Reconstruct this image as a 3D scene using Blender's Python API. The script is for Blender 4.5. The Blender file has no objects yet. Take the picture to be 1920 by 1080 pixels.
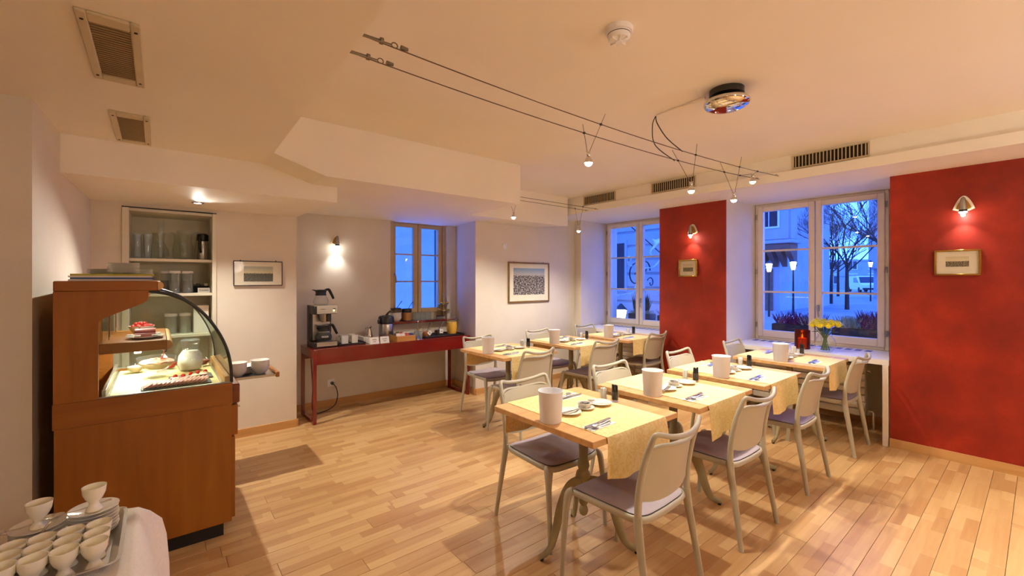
import bpy, bmesh, math, random
from mathutils import Vector, Matrix
random.seed(7)
S = bpy.context.scene
COL = S.collection
PI = math.pi
# ---------------------------------------------------------------- camera
cam_d = bpy.data.cameras.new('camera')
cam_d.sensor_width = 36.0
cam_d.lens = 813.0 / 1920.0 * 36.0
cam_d.shift_y = -15.0 / 1920.0
cam_d.clip_start = 0.05
cam_d.clip_end = 400
cam = bpy.data.objects.new('camera', cam_d)
cam.location = (0, 0, 1.45)
cam.rotation_euler = (PI / 2, 0, -math.radians(39.24))
COL.objects.link(cam)
S.camera = cam
# ---------------------------------------------------------------- sky, exposure
W = bpy.data.worlds.new('dusk_sky')
S.world = W
W.use_nodes = True
wn = W.node_tree.nodes
wl = W.node_tree.links
bgn = wn['Background']
tc = wn.new('ShaderNodeTexCoord')
sp = wn.new('ShaderNodeSeparateXYZ')
rp = wn.new('ShaderNodeValToRGB')
rp.color_ramp.elements[0].position = 0.0
rp.color_ramp.elements[0].color = (0.30, 0.98, 4.8, 1)
rp.color_ramp.elements[1].position = 0.75
rp.color_ramp.elements[1].color = (0.20, 0.66, 4.2, 1)
wl.new(tc.outputs['Generated'], sp.inputs[0])
wl.new(sp.outputs['Z'], rp.inputs[0])
wl.new(rp.outputs[0], bgn.inputs['Color'])
bgn.inputs['Strength'].default_value = 1.45
S.view_settings.view_transform = 'Standard'
S.view_settings.look = 'None'
S.view_settings.gamma = 1.0
S.view_settings.use_curve_mapping = False
S.view_settings.exposure = 0.13
S.cycles.max_bounces = 12
S.cycles.diffuse_bounces = 6
S.cycles.glossy_bounces = 4
S.cycles.transparent_max_bounces = 16
S.cycles.transmission_bounces = 8
S.cycles.sample_clamp_indirect = 6.0
S.cycles.caustics_reflective = False
S.cycles.caustics_refractive = False
S.cycles.use_denoising = True
LAMP_W = 1.0       # overall scale of the room's lamps
WARM = (1.0, 0.945, 0.84)
COOL = (1.0, 0.93, 0.82)

def light_spot(name, loc, power, target=None, size=150, blend=0.4, col=WARM, rad=0.02, parent=None):
    d = bpy.data.lights.new(name, 'SPOT')
    d.energy = power * LAMP_W
    d.color = col
    d.spot_size = math.radians(size)
    d.spot_blend = blend
    d.shadow_soft_size = rad
    o = bpy.data.objects.new(name, d)
    o.location = loc
    if target is not None:
        v = Vector(target) - Vector(loc)
        o.rotation_euler = v.to_track_quat('-Z', 'Y').to_euler()
    COL.objects.link(o)
    if parent is not None:
        o.parent = parent
    return o

def light_point(name, loc, power, col=WARM, rad=0.03, parent=None):
    d = bpy.data.lights.new(name, 'POINT')
    d.energy = power * LAMP_W
    d.color = col
    d.shadow_soft_size = rad
    o = bpy.data.objects.new(name, d)
    o.location = loc
    COL.objects.link(o)
    if parent is not None:
        o.parent = parent
    return o

# ---------------------------------------------------------------- materials
def lin(c):
    def f(u):
        u = u / 255.0
        return u / 12.92 if u <= 0.04045 else ((u + 0.055) / 1.055) ** 2.4
    return (f(c[0]), f(c[1]), f(c[2]), 1.0)

MATS = {}
def newmat(name):
    m = bpy.data.materials.new(name)
    m.use_nodes = True
    MATS[name] = m
    return m, m.node_tree.nodes, m.node_tree.links, m.node_tree.nodes['Principled BSDF']

def mapping(n, l, coord='Object', scale=(1, 1, 1), rot=(0, 0, 0)):
    t = n.new('ShaderNodeTexCoord')
    mp = n.new('ShaderNodeMapping')
    mp.inputs['Scale'].default_value = scale
    mp.inputs['Rotation'].default_value = rot
    l.new(t.outputs[coord], mp.inputs['Vector'])
    return mp.outputs[0]

def mat(name, c1, c2=None, rough=0.5, metal=0.0, scale=(8, 8, 8), nscale=1.0, detail=4.0, bump=0.0, bscale=None,
        spec=0.5, coat=0.0, trans=0.0, emit=None, estr=0.0, sub=0.0, rvar=0.0, sheen=0.0):
    m, n, l, b = newmat(name)
    c2 = c2 or tuple(max(0, x * 0.93) for x in c1)
    v = mapping(n, l, 'Object', scale)
    nz = n.new('ShaderNodeTexNoise')
    nz.inputs['Scale'].default_value = nscale
    nz.inputs['Detail'].default_value = detail
    l.new(v, nz.inputs['Vector'])
    cr = n.new('ShaderNodeValToRGB')
    cr.color_ramp.elements[0].position = 0.3
    cr.color_ramp.elements[1].position = 0.7
    cr.color_ramp.elements[0].color = lin(c1)
    cr.color_ramp.elements[1].color = lin(c2)
    l.new(nz.outputs['Fac'], cr.inputs[0])
    l.new(cr.outputs[0], b.inputs['Base Color'])
    b.inputs['Roughness'].default_value = rough
    b.inputs['Metallic'].default_value = metal
    b.inputs['Specular IOR Level'].default_value = spec
    b.inputs['Coat Weight'].default_value = coat
    b.inputs['Transmission Weight'].default_value = trans
    b.inputs['Sheen Weight'].default_value = sheen
    if rvar:
        mr = n.new('ShaderNodeMapRange')
        mr.inputs['To Min'].default_value = max(0.02, rough - rvar)
        mr.inputs['To Max'].default_value = min(1, rough + rvar)
        l.new(nz.outputs['Fac'], mr.inputs['Value'])
        l.new(mr.outputs[0], b.inputs['Roughness'])
    if sub:
        b.inputs['Subsurface Weight'].default_value = sub
        b.inputs['Subsurface Radius'].default_value = (0.01, 0.006, 0.004)
    if emit is not None:
        b.inputs['Emission Color'].default_value = lin(emit)
        b.inputs['Emission Strength'].default_value = estr
    if bump:
        n2 = n.new('ShaderNodeTexNoise')
        n2.inputs['Scale'].default_value = (bscale or nscale * 4)
        n2.inputs['Detail'].default_value = 3
        l.new(v, n2.inputs['Vector'])
        bp = n.new('ShaderNodeBump')
        bp.inputs['Strength'].default_value = bump
        bp.inputs['Distance'].default_value = 0.004
        l.new(n2.outputs['Fac'], bp.inputs['Height'])
        l.new(bp.outputs[0], b.inputs['Normal'])
    return m

def glass(name, tint=(255, 255, 255), ior=1.45, rough=0.0, haze=0.0, hcol=(220, 225, 225)):
    m = bpy.data.materials.new(name)
    m.use_nodes = True
    MATS[name] = m
    n, l = m.node_tree.nodes, m.node_tree.links
    n.remove(n['Principled BSDF'])
    out = n['Material Output']
    tr = n.new('ShaderNodeBsdfTransparent')
    v = mapping(n, l, 'Object', (6, 6, 6))
    nz = n.new('ShaderNodeTexNoise')
    l.new(v, nz.inputs['Vector'])
    cr = n.new('ShaderNodeValToRGB')
    cr.color_ramp.elements[0].color = lin(tint)
    cr.color_ramp.elements[1].color = lin(tuple(min(255, t * 1.02) for t in tint))
    l.new(nz.outputs['Fac'], cr.inputs[0])
    l.new(cr.outputs[0], tr.inputs['Color'])
    gl = n.new('ShaderNodeBsdfGlossy')
    gl.inputs['Roughness'].default_value = rough
    ge = n.new('ShaderNodeNewGeometry')
    dt = n.new('ShaderNodeVectorMath'); dt.operation = 'DOT_PRODUCT'
    l.new(ge.outputs['Normal'], dt.inputs[0]); l.new(ge.outputs['Incoming'], dt.inputs[1])
    ab = n.new('ShaderNodeMath'); ab.operation = 'ABSOLUTE'; l.new(dt.outputs['Value'], ab.inputs[0])
    om = n.new('ShaderNodeMath'); om.operation = 'SUBTRACT'; om.inputs[0].default_value = 1.0; om.use_clamp = True; l.new(ab.outputs[0], om.inputs[1])
    pw = n.new('ShaderNodeMath'); pw.operation = 'POWER'; pw.inputs[1].default_value = 5.0; l.new(om.outputs[0], pw.inputs[0])
    f0 = ((ior - 1) / (ior + 1)) ** 2
    fr = n.new('ShaderNodeMath'); fr.operation = 'MULTIPLY_ADD'; fr.inputs[1].default_value = 1 - f0; fr.inputs[2].default_value = f0; l.new(pw.outputs[0], fr.inputs[0])
    mx = n.new('ShaderNodeMixShader')
    l.new(fr.outputs[0], mx.inputs[0])
    l.new(tr.outputs[0], mx.inputs[1])
    l.new(gl.outputs[0], mx.inputs[2])
    last = mx
    if haze:
        df = n.new('ShaderNodeBsdfDiffuse')
        df.inputs['Color'].default_value = lin(hcol)
        m2 = n.new('ShaderNodeMixShader')
        m2.inputs[0].default_value = haze
        l.new(mx.outputs[0], m2.inputs[1])
        l.new(df.outputs[0], m2.inputs[2])
        last = m2
    l.new(last.outputs[0], out.inputs['Surface'])
    return m

def emitter(name, c, s):
    m, n, l, b = newmat(name)
    v = mapping(n, l, 'Object', (3, 3, 3))
    nz = n.new('ShaderNodeTexNoise')
    l.new(v, nz.inputs['Vector'])
    mr = n.new('ShaderNodeMapRange')
    mr.inputs['To Min'].default_value = s * 0.95
    mr.inputs['To Max'].default_value = s * 1.05
    l.new(nz.outputs['Fac'], mr.inputs['Value'])
    l.new(mr.outputs[0], b.inputs['Emission Strength'])
    b.inputs['Emission Color'].default_value = lin(c)
    b.inputs['Base Color'].default_value = lin(c)
    return m

# plaster, paint
WALL = mat('wall_plaster', (222, 213, 197), (216, 206, 189), rough=0.75, scale=(3, 3, 3), bump=0.08, bscale=25, spec=0.25)
CEIL = mat('ceiling_paint', (244, 238, 226), (240, 233, 220), rough=0.65, scale=(1.5, 1.5, 1.5), bump=0.04, bscale=20, spec=0.3)
def red_plaster():
    m, n, l, b = newmat('red_wiped_plaster')
    v = mapping(n, l, 'Object', (1, 1.3, 1.3))
    a = n.new('ShaderNodeTexNoise'); a.inputs['Scale'].default_value = 2.2; a.inputs['Detail'].default_value = 8; a.inputs['Roughness'].default_value = 0.62
    l.new(v, a.inputs['Vector'])
    cr = n.new('ShaderNodeValToRGB')
    e = cr.color_ramp.elements
    e[0].position = 0.30; e[0].color = lin((122, 28, 14))
    e[1].position = 0.72; e[1].color = lin((172, 46, 22))
    x = e.new(0.52); x.color = lin((146, 35, 17))
    l.new(a.outputs['Fac'], cr.inputs[0]); l.new(cr.outputs[0], b.inputs['Base Color'])
    b.inputs['Roughness'].default_value = 0.48
    b.inputs['Specular IOR Level'].default_value = 0.4
    bp = n.new('ShaderNodeBump'); bp.inputs['Strength'].default_value = 0.06; bp.inputs['Distance'].default_value = 0.003
    c = n.new('ShaderNodeTexNoise'); c.inputs['Scale'].default_value = 30
    l.new(v, c.inputs['Vector']); l.new(c.outputs['Fac'], bp.inputs['Height']); l.new(bp.outputs[0], b.inputs['Normal'])
    return m
REDW = red_plaster()
def plank_mat():
    m, n, l, b = newmat('beech_parquet')
    t = n.new('ShaderNodeTexCoord'); oi = n.new('ShaderNodeObjectInfo')
    geo = n.new('ShaderNodeNewGeometry')
    mul = n.new('ShaderNodeMath'); mul.operation = 'MULTIPLY'; mul.inputs[1].default_value = 13.7
    add0 = n.new('ShaderNodeMath'); add0.operation = 'ADD'
    l.new(oi.outputs['Random'], add0.inputs[0]); l.new(geo.outputs['Random Per Island'], add0.inputs[1])
    l.new(add0.outputs[0], mul.inputs[0])
    cx = n.new('ShaderNodeCombineXYZ'); l.new(mul.outputs[0], cx.inputs['X'])
    ad = n.new('ShaderNodeVectorMath'); ad.operation = 'ADD'
    l.new(t.outputs['Object'], ad.inputs[0]); l.new(cx.outputs[0], ad.inputs[1])
    br = n.new('ShaderNodeTexBrick')
    br.inputs['Scale'].default_value = 1.0
    br.inputs['Mortar Size'].default_value = 0.0
    br.inputs['Brick Width'].default_value = 0.34
    br.inputs['Row Height'].default_value = 0.0590
    br.offset = 0.37
    br.inputs['Color1'].default_value = (0, 0, 0, 1); br.inputs['Color2'].default_value = (1, 1, 1, 1)
    br.inputs['Mortar'].default_value = (0.5, 0.5, 0.5, 1)
    l.new(ad.outputs[0], br.inputs['Vector'])
    mp = n.new('ShaderNodeMapping'); mp.inputs['Scale'].default_value = (2.2, 26, 4)
    l.new(ad.outputs[0], mp.inputs['Vector'])
    nz = n.new('ShaderNodeTexNoise'); nz.inputs['Scale'].default_value = 1.6; nz.inputs['Detail'].default_value = 5
    l.new(mp.outputs[0], nz.inputs['Vector'])
    bw = n.new('ShaderNodeRGBToBW'); l.new(br.outputs['Color'], bw.inputs[0])
    m1 = n.new('ShaderNodeMath'); m1.operation = 'MULTIPLY'; m1.inputs[1].default_value = 0.50; l.new(bw.outputs[0], m1.inputs[0])
    m2 = n.new('ShaderNodeMath'); m2.operation = 'MULTIPLY_ADD'; m2.inputs[1].default_value = 0.55; l.new(nz.outputs['Fac'], m2.inputs[0]); l.new(m1.outputs[0], m2.inputs[2])
    cr = n.new('ShaderNodeValToRGB'); e = cr.color_ramp.elements
    e[0].position = 0.12; e[0].color = lin((162, 114, 66))
    e[1].position = 0.85; e[1].color = lin((202, 164, 112))
    x = e.new(0.48); x.color = lin((183, 141, 91))
    l.new(m2.outputs[0], cr.inputs[0]); l.new(cr.outputs[0], b.inputs['Base Color'])
    b.inputs['Roughness'].default_value = 0.36
    mr = n.new('ShaderNodeMapRange'); mr.inputs['To Min'].default_value = 0.28; mr.inputs['To Max'].default_value = 0.45
    l.new(nz.outputs['Fac'], mr.inputs['Value']); l.new(mr.outputs[0], b.inputs['Roughness'])
    b.inputs['Specular IOR Level'].default_value = 0.4
    return m
PLANK = plank_mat()
def wood(name, c1, c2, c3, axis='x', rough=0.4, fine=30, spec=0.4):
    m, n, l, b = newmat(name)
    sc = {'x': (1.5, fine, fine), 'y': (fine, 1.5, fine), 'z': (fine, fine, 1.5)}[axis]
    v = mapping(n, l, 'Object', sc)
    nz = n.new('ShaderNodeTexNoise'); nz.inputs['Scale'].default_value = 1.0; nz.inputs['Detail'].default_value = 6; nz.inputs['Distortion'].default_value = 0.6
    l.new(v, nz.inputs['Vector'])
    cr = n.new('ShaderNodeValToRGB'); e = cr.color_ramp.elements
    e[0].position = 0.28; e[0].color = lin(c1); e[1].position = 0.74; e[1].color = lin(c3)
    x = e.new(0.5); x.color = lin(c2)
    l.new(nz.outputs['Fac'], cr.inputs[0]); l.new(cr.outputs[0], b.inputs['Base Color'])
    b.inputs['Roughness'].default_value = rough
    b.inputs['Specular IOR Level'].default_value = spec
    return m
CASEW = wood('case_cherry_veneer', (138, 80, 22), (150, 90, 27), (160, 99, 33), 'z', 0.38, 14)
CASEH = wood('case_cherry_horizontal', (137, 79, 22), (149, 89, 27), (159, 98, 32), 'x', 0.38, 14)
BEECH = wood('beech_solid', (190, 142, 86), (202, 154, 97), (213, 167, 110), 'x', 0.4, 22)
BASEB = wood('baseboard_beech', (186, 138, 82), (198, 150, 93), (207, 160, 104), 'x', 0.42, 18)
BEECHY = wood('baseboard_beech_long', (186, 138, 82), (198, 150, 93), (207, 160, 104), 'y', 0.42, 18)
PINEB = wood('box_pine', (170, 116, 54), (186, 130, 66), (198, 142, 76), 'x', 0.5, 20)
WINW = mat('window_frame_paint', (234, 224, 210), (228, 216, 200), rough=0.45, scale=(2, 2, 12))
TANW = mat('tan_window_paint', (190, 164, 118), (182, 154, 108), rough=0.5, scale=(2, 2, 10))
CHAIRF = mat('chair_frame_greige', (176, 168, 146), (170, 161, 139), rough=0.42)
def mesh_back():
    m, n, l, b = newmat('chair_back_mesh')
    v = mapping(n, l, 'Object', (1, 1, 1))
    wx = n.new('ShaderNodeTexWave'); wx.wave_type = 'BANDS'; wx.bands_direction = 'X'; wx.inputs['Scale'].default_value = 130
    wz = n.new('ShaderNodeTexWave'); wz.wave_type = 'BANDS'; wz.bands_direction = 'Z'; wz.inputs['Scale'].default_value = 130
    l.new(v, wx.inputs['Vector']); l.new(v, wz.inputs['Vector'])
    mu = n.new('ShaderNodeMath'); mu.operation = 'MULTIPLY'
    l.new(wx.outputs['Fac'], mu.inputs[0]); l.new(wz.outputs['Fac'], mu.inputs[1])
    cr = n.new('ShaderNodeValToRGB'); e = cr.color_ramp.elements
    e[0].position = 0.2; e[0].color = lin((186, 176, 152)); e[1].position = 0.7; e[1].color = lin((158, 148, 124))
    l.new(mu.outputs[0], cr.inputs[0]); l.new(cr.outputs[0], b.inputs['Base Color'])
    b.inputs['Roughness'].default_value = 0.55
    return m
CHAIRB = mesh_back()
CHAIRP = mat('seat_pad_grey', (154, 139, 143), (149, 134, 138), rough=0.55, scale=(30, 30, 30))
IRON = mat('cast_iron_cream', (164, 154, 118), (142, 128, 92), rough=0.5, scale=(9, 9, 9))
def damask():
    m, n, l, b = newmat('runner_yellow_damask')
    v = mapping(n, l, 'Object', (1, 1, 1))
    a = n.new('ShaderNodeTexNoise'); a.inputs['Scale'].default_value = 30; a.inputs['Detail'].default_value = 2.5; a.inputs['Distortion'].default_value = 2.2
    l.new(v, a.inputs['Vector'])
    cr = n.new('ShaderNodeValToRGB'); e = cr.color_ramp.elements
    e[0].position = 0.46; e[0].color = lin((226, 195, 126)); e[1].position = 0.54; e[1].color = lin((234, 210, 150))
    l.new(a.outputs['Fac'], cr.inputs[0]); l.new(cr.outputs[0], b.inputs['Base Color'])
    mr = n.new('ShaderNodeMapRange'); mr.inputs['To Min'].default_value = 0.5; mr.inputs['To Max'].default_value = 0.8
    l.new(a.outputs['Fac'], mr.inputs['Value']); l.new(mr.outputs[0], b.inputs['Roughness'])
    return m
RUNN = damask()
WHITE = mat('white_porcelain', (238, 234, 224), (232, 228, 217), rough=0.12, spec=0.6)
CREAMP = mat('cream_porcelain', (240, 234, 214), (235, 228, 206), rough=0.12, spec=0.6)
PLAST = mat('white_plastic', (240, 240, 242), (235, 235, 237), rough=0.45)
PAPER = mat('white_paper', (238, 234, 226), (230, 226, 218), rough=0.85)
LINEN = mat('white_linen', (240, 234, 222), (232, 225, 212), rough=0.85, scale=(120, 120, 120), bump=0.15, bscale=8)
STEEL = mat('brushed_steel', (190, 186, 178), (170, 166, 158), rough=0.28, metal=1.0, scale=(2, 2, 60))
CHROME = mat('polished_chrome', (225, 222, 216), (215, 212, 206), rough=0.05, metal=1.0)
ALU = mat('grey_aluminium', (176, 172, 160), (160, 156, 146), rough=0.4, metal=0.8)
BLACK = mat('black_plastic', (22, 21, 20), (30, 29, 27), rough=0.35)
BLACKM = mat('matt_black', (16, 15, 14), (24, 22, 20), rough=0.7)
REDL = mat('red_lacquer', (112, 13, 10), (122, 17, 13), rough=0.14, spec=0.6, coat=0.5)
GRILLE = mat('beige_grille_metal', (206, 190, 156), (196, 180, 146), rough=0.45, metal=0.1)
DARKV = mat('vent_dark', (34, 26, 16), (24, 18, 11), rough=0.8)
GOLD = mat('gilt_frame', (206, 160, 74), (188, 140, 58), rough=0.22, metal=0.9)
DARKF = mat('dark_wood_frame', (52, 26, 14), (40, 20, 11), rough=0.35)
BRASSF = mat('bronze_frame', (150, 118, 70), (134, 104, 60), rough=0.35, metal=0.5)
MATB = mat('cream_mount', (236, 228, 208), (230, 221, 200), rough=0.8)
GLS = glass('clear_glass', (250, 252, 250), haze=0.02)
GLSP = glass('picture_glass', (252, 252, 250), ior=1.12)
CUTL = mat('cutlery_steel', (228, 226, 222), (216, 214, 210), rough=0.22, metal=0.9)
GLSV = glass('green_tint_glass', (250, 253, 250), haze=0.02, hcol=(200, 208, 200))
GLSW = glass('window_pane', (246, 250, 252))
GLSC = glass('case_curved_glass', (244, 249, 245))
GLSF = glass('frosted_tumbler', (244, 248, 247), haze=0.13)
GLSA = glass('amber_glass', (190, 104, 60), haze=0.1, hcol=(120, 50, 24))
BULB = emitter('lamp_glow', (255, 246, 226), 30.0)
# ---------------------------------------------------------------- mesh builder
class MB:
    def __init__(s):
        s.v = []; s.f = []
    def add(s, vs, fs):
        o = len(s.v)
        s.v += [tuple(p) for p in vs]
        s.f += [tuple(i + o for i in f) for f in fs]
        return s
    def box(s, x0, x1, y0, y1, z0, z1, b=0.0):
        if b <= 0:
            vs = [(x, y, z) for x in (x0, x1) for y in (y0, y1) for z in (z0, z1)]
            return s.add(vs, [(0, 1, 3, 2), (4, 6, 7, 5), (0, 4, 5, 1), (2, 3, 7, 6), (0, 2, 6, 4), (1, 5, 7, 3)])
        c = ((x0 + x1) / 2, (y0 + y1) / 2, (z0 + z1) / 2)
        h = (abs(x1 - x0) / 2, abs(y1 - y0) / 2, abs(z1 - z0) / 2)
        b = min(b, min(h) * 0.95)
        vs = []; idx = {}
        for sx in (-1, 1):
            for sy in (-1, 1):
                for sz in (-1, 1):
                    sg = (sx, sy, sz)
                    for a in range(3):
                        p = [c[i] + sg[i] * (h[i] if i == a else h[i] - b) for i in range(3)]
                        idx[(sx, sy, sz, a)] = len(vs); vs.append(tuple(p))
        fs = []
        for a in range(3):
            o1, o2 = [i for i in range(3) if i != a]
            for sa in (-1, 1):
                q = []
                for (u, w) in ((-1, -1), (1, -1), (1, 1), (-1, 1)):
                    sg = [0, 0, 0]; sg[a] = sa; sg[o1] = u; sg[o2] = w
                    q.append(idx[(sg[0], sg[1], sg[2], a)])
                fs.append(q)
            # edges along axis a between faces o1 and o2
            for u in (-1, 1):
                for w in (-1, 1):
                    q = []
                    for (sa, ax) in ((-1, o1), (1, o1), (1, o2), (-1, o2)):
                        sg = [0, 0, 0]; sg[a] = sa; sg[o1] = u; sg[o2] = w
                        q.append(idx[(sg[0], sg[1], sg[2], ax)])
                    fs.append(q)
        for sx in (-1, 1):
            for sy in (-1, 1):
                for sz in (-1, 1):
                    fs.append([idx[(sx, sy, sz, a)] for a in range(3)])
        out = []
        cv = Vector(c)
        for f in fs:
            p = [Vector(vs[i]) for i in f]
            nn = (p[1] - p[0]).cross(p[2] - p[0])
            ctr = sum(p, Vector()) / len(p)
            out.append(tuple(f) if nn.dot(ctr - cv) > 0 else tuple(reversed(f)))
        return s.add(vs, out)
    def lathe(s, prof, n=24, c=(0, 0, 0), cap0=True, cap1=True, sx=1.0, sy=1.0):
        vs = []; fs = []
        k = len(prof)
        for (r, z) in prof:
            for i in range(n):
                a = 2 * PI * i / n
                vs.append((c[0] + r * sx * math.cos(a), c[1] + r * sy * math.sin(a), c[2] + z))
        for j in range(k - 1):
            for i in range(n):
                i2 = (i + 1) % n
                fs.append((j * n + i, j * n + i2, (j + 1) * n + i2, (j + 1) * n + i))
        if cap0: fs.append(tuple(reversed(range(n))))
        if cap1: fs.append(tuple(range((k - 1) * n, k * n)))
        return s.add(vs, fs)
    def tube(s, pts, r, n=8, caps=True, flat=1.0, closed=False, up=None):
        P = [Vector(p) for p in pts]
        k = len(P)
        R = r if isinstance(r, (list, tuple)) else [r] * k
        vs = []; fs = []
        ref = None
        for j in range(k):
            if closed:
                t = P[(j + 1) % k] - P[(j - 1) % k]
            else:
                t = (P[min(j + 1, k - 1)] - P[max(j - 1, 0)])
            if t.length < 1e-9: t = Vector((0, 0, 1))
            t.normalize()
            if up is not None:
                a = Vector(up) - t * t.dot(Vector(up))
                if a.length < 1e-4: a = t.orthogonal()
            elif ref is None:
                a = t.orthogonal()
            else:
                a = ref - t * ref.dot(t)
                if a.length < 1e-6: a = t.orthogonal()
            a.normalize(); ref = a
            b = t.cross(a)
            for i in range(n):
                th = 2 * PI * i / n
                vs.append(P[j] + a * (R[j] * math.cos(th)) + b * (R[j] * flat * math.sin(th)))
        m = k if closed else k - 1
        for j in range(m):
            j2 = (j + 1) % k
            for i in range(n):
                i2 = (i + 1) % n
                fs.append((j * n + i, j * n + i2, j2 * n + i2, j2 * n + i))
        if caps and not closed:
            fs.append(tuple(reversed(range(n))))
            fs.append(tuple(range((k - 1) * n, k * n)))
        return s.add(vs, fs)
    def prism(s, poly, z0, z1, axis='z'):
        # poly in the plane: 'z' -> (x,y), 'y' -> (x,z) extruded along y, 'x' -> (y,z) along x
        k = len(poly)
        def pt(p, h):
            return {'z': (p[0], p[1], h), 'y': (p[0], h, p[1]), 'x': (h, p[0], p[1])}[axis]
        vs = [pt(p, z0) for p in poly] + [pt(p, z1) for p in poly]
        fs = [tuple(reversed(range(k))), tuple(range(k, 2 * k))]
        for i in range(k):
            j = (i + 1) % k
            fs.append((i, j, k + j, k + i))
        return s.add(vs, fs)
    def grid(s, fn, nu, nv, thick=0.0, tdir=None):
        # fn(u,v)->point ; with thick, offset along normal approx
        vs = []; fs = []
        for j in range(nv + 1):
            for i in range(nu + 1):
                vs.append(Vector(fn(i / nu, j / nv)))
        def id(i, j): return j * (nu + 1) + i
        for j in range(nv):
            for i in range(nu):
                fs.append((id(i, j), id(i + 1, j), id(i + 1, j + 1), id(i, j + 1)))
        if thick:
            N = len(vs)
            nrm = [Vector() for _ in vs]
            for f in fs:
                nn = (vs[f[1]] - vs[f[0]]).cross(vs[f[3]] - vs[f[0]])
                for q in f: nrm[q] += nn
            low = [vs[i] - nrm[i].normalized() * thick for i in range(N)]
            f2 = [tuple(reversed([q + N for q in f])) for f in fs]
            ring = [id(i, 0) for i in range(nu)] + [id(nu, j) for j in range(nv)] + [id(i, nv) for i in range(nu, 0, -1)] + [id(0, j) for j in range(nv, 0, -1)]
            f3 = []
            for a in range(len(ring)):
                p, q = ring[a], ring[(a + 1) % len(ring)]
                f3.append((p, p + N, q + N, q))
            vs = vs + low; fs = fs + f2 + f3
        return s.add(vs, fs)
    def ball(s, c, r, n=12, m=8, sz=1.0):
        pr = []
        for j in range(m + 1):
            a = -PI / 2 + PI * j / m
            pr.append((max(1e-4, r * math.cos(a)), r * sz * math.sin(a)))
        return s.lathe(pr, n, c)
    def xf(s, M):
        s.v = [tuple(M @ Vector(p)) for p in s.v]
        return s
    def mesh(s, name, recalc=True, angle=38):
        me = bpy.data.meshes.new(name)
        me.from_pydata(s.v, [], s.f)
        if recalc:
            bm = bmesh.new(); bm.from_mesh(me)
            bmesh.ops.recalc_face_normals(bm, faces=bm.faces)
            bm.to_mesh(me); bm.free()
        me.polygons.foreach_set('use_smooth', [True] * len(me.polygons))
        me.set_sharp_from_angle(angle=math.radians(angle))
        me.update()
        return me
    def build(s, name, m, parent=None, label=None, loc=None, recalc=True, angle=38):
        o = bpy.data.objects.new(name, s.mesh(name, recalc, angle))
        o.data.materials.append(m)
        COL.objects.link(o)
        if parent is not None: o.parent = parent
        if loc is not None: o.location = loc
        if label: o['label'] = label
        return o

def tag(o, label=None, cat=None, group=None, kind=None):
    if label: o['label'] = label
    if cat: o['category'] = cat
    if group: o['group'] = group
    if kind: o['kind'] = kind
    return o
def thing(name, label, cat, loc=(0, 0, 0), rz=0.0, group=None, kind=None):
    o = bpy.data.objects.new(name, None)
    o.empty_display_size = 0.05
    o.location = loc; o.rotation_euler = (0, 0, rz)
    COL.objects.link(o)
    return tag(o, label, cat, group, kind)
def dup(src, parent=None, loc=None, rz=None, label=None, group=None):
    o = src.copy()
    COL.objects.link(o)
    if parent is not None: o.parent = parent
    if loc is not None: o.location = loc
    if rz is not None: o.rotation_euler = (0, 0, rz)
    if label: o['label'] = label
    if group: o['group'] = group
    for ch in list(src.children):
        dup(ch, parent=o)
    return o
def struct(name, mb, m, label, cat, angle=38):
    return tag(mb.build(name, m, angle=angle), label, cat, kind='structure')
def catmull(pts, n=6):
    P = [Vector(p) for p in pts]; out = []
    for i in range(len(P) - 1):
        p0 = P[max(i - 1, 0)]; p1 = P[i]; p2 = P[i + 1]; p3 = P[min(i + 2, len(P) - 1)]
        for k in range(n):
            t = k / n
            out.append(0.5 * ((2 * p1) + (p2 - p0) * t + (2 * p0 - 5 * p1 + 4 * p2 - p3) * t * t + (3 * p1 - p0 - 3 * p2 + p3) * t ** 3))
    out.append(P[-1])
    return out
def lerpl(vals, n):
    out = []
    for i in range(len(vals) - 1):
        for k in range(n): out.append(vals[i] + (vals[i + 1] - vals[i]) * k / n)
    out.append(vals[-1]); return out
# ================================================================ THE ROOM
ZC = 2.58; Z1 = 2.30; Z1B = 2.195; Z2 = 2.075; ZS = 2.35
XR = 4.94; XW = 5.62
# ---- floor with boards
fl = MB().box(-3.2, 5.8, -4.2, 5.5, -0.12, -0.012)
floor = struct('floor', fl, BLACKM, 'beech parquet floor of long two-strip boards across the whole room', 'floor')
BW = 0.118
rest = MB()
nb = 0
random.seed(11)
for r in range(-36, 46):
    y = r * BW
    x = -3.2 + random.uniform(0, 0.9)
    first = True
    x = -3.2
    step = random.uniform(0.3, 1.1)
    while x < 5.60:
        x1 = min(x + step, 5.60)
        if 5.60 - x1 < 0.15: x1 = 5.60
        xm, ym = (x + x1) / 2, y + BW / 2
        dep = 0.632 * xm + 0.775 * ym
        side = 0.775 * xm - 0.632 * ym
        vis = dep > 1.75 and abs(side) < dep * 1.22 + 0.35 and xm > -0.6 and ym < 5.25
        ln = x1 - x
        if vis and nb < 300:
            nb += 1
            b = MB().box(0.0006, ln - 0.0006, 0.0008, BW - 0.0008, -0.012, 0, 0.0012)
            b.build('plank', PLANK, floor, loc=(x, y, 0), recalc=False)
        else:
            rest.box(x + 0.001, x1 - 0.001, y + 0.001, y + BW - 0.001, -0.012, 0)
        x = x1
        step = random.uniform(0.75, 1.25)
tag(rest.build('plank_field', PLANK, floor, recalc=False), kind='stuff')
# ---- outer shell behind the camera
struct('wall_left', MB().box(-3.3, -3.1, -4.2, 3.1, -0.1, 2.7), WALL, 'cream plaster wall along the left side behind the camera', 'wall')
struct('wall_rear', MB().box(-3.3, 5.5, -4.3, -4.1, -0.1, 2.7), WALL, 'cream plaster wall behind the camera', 'wall')
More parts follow.
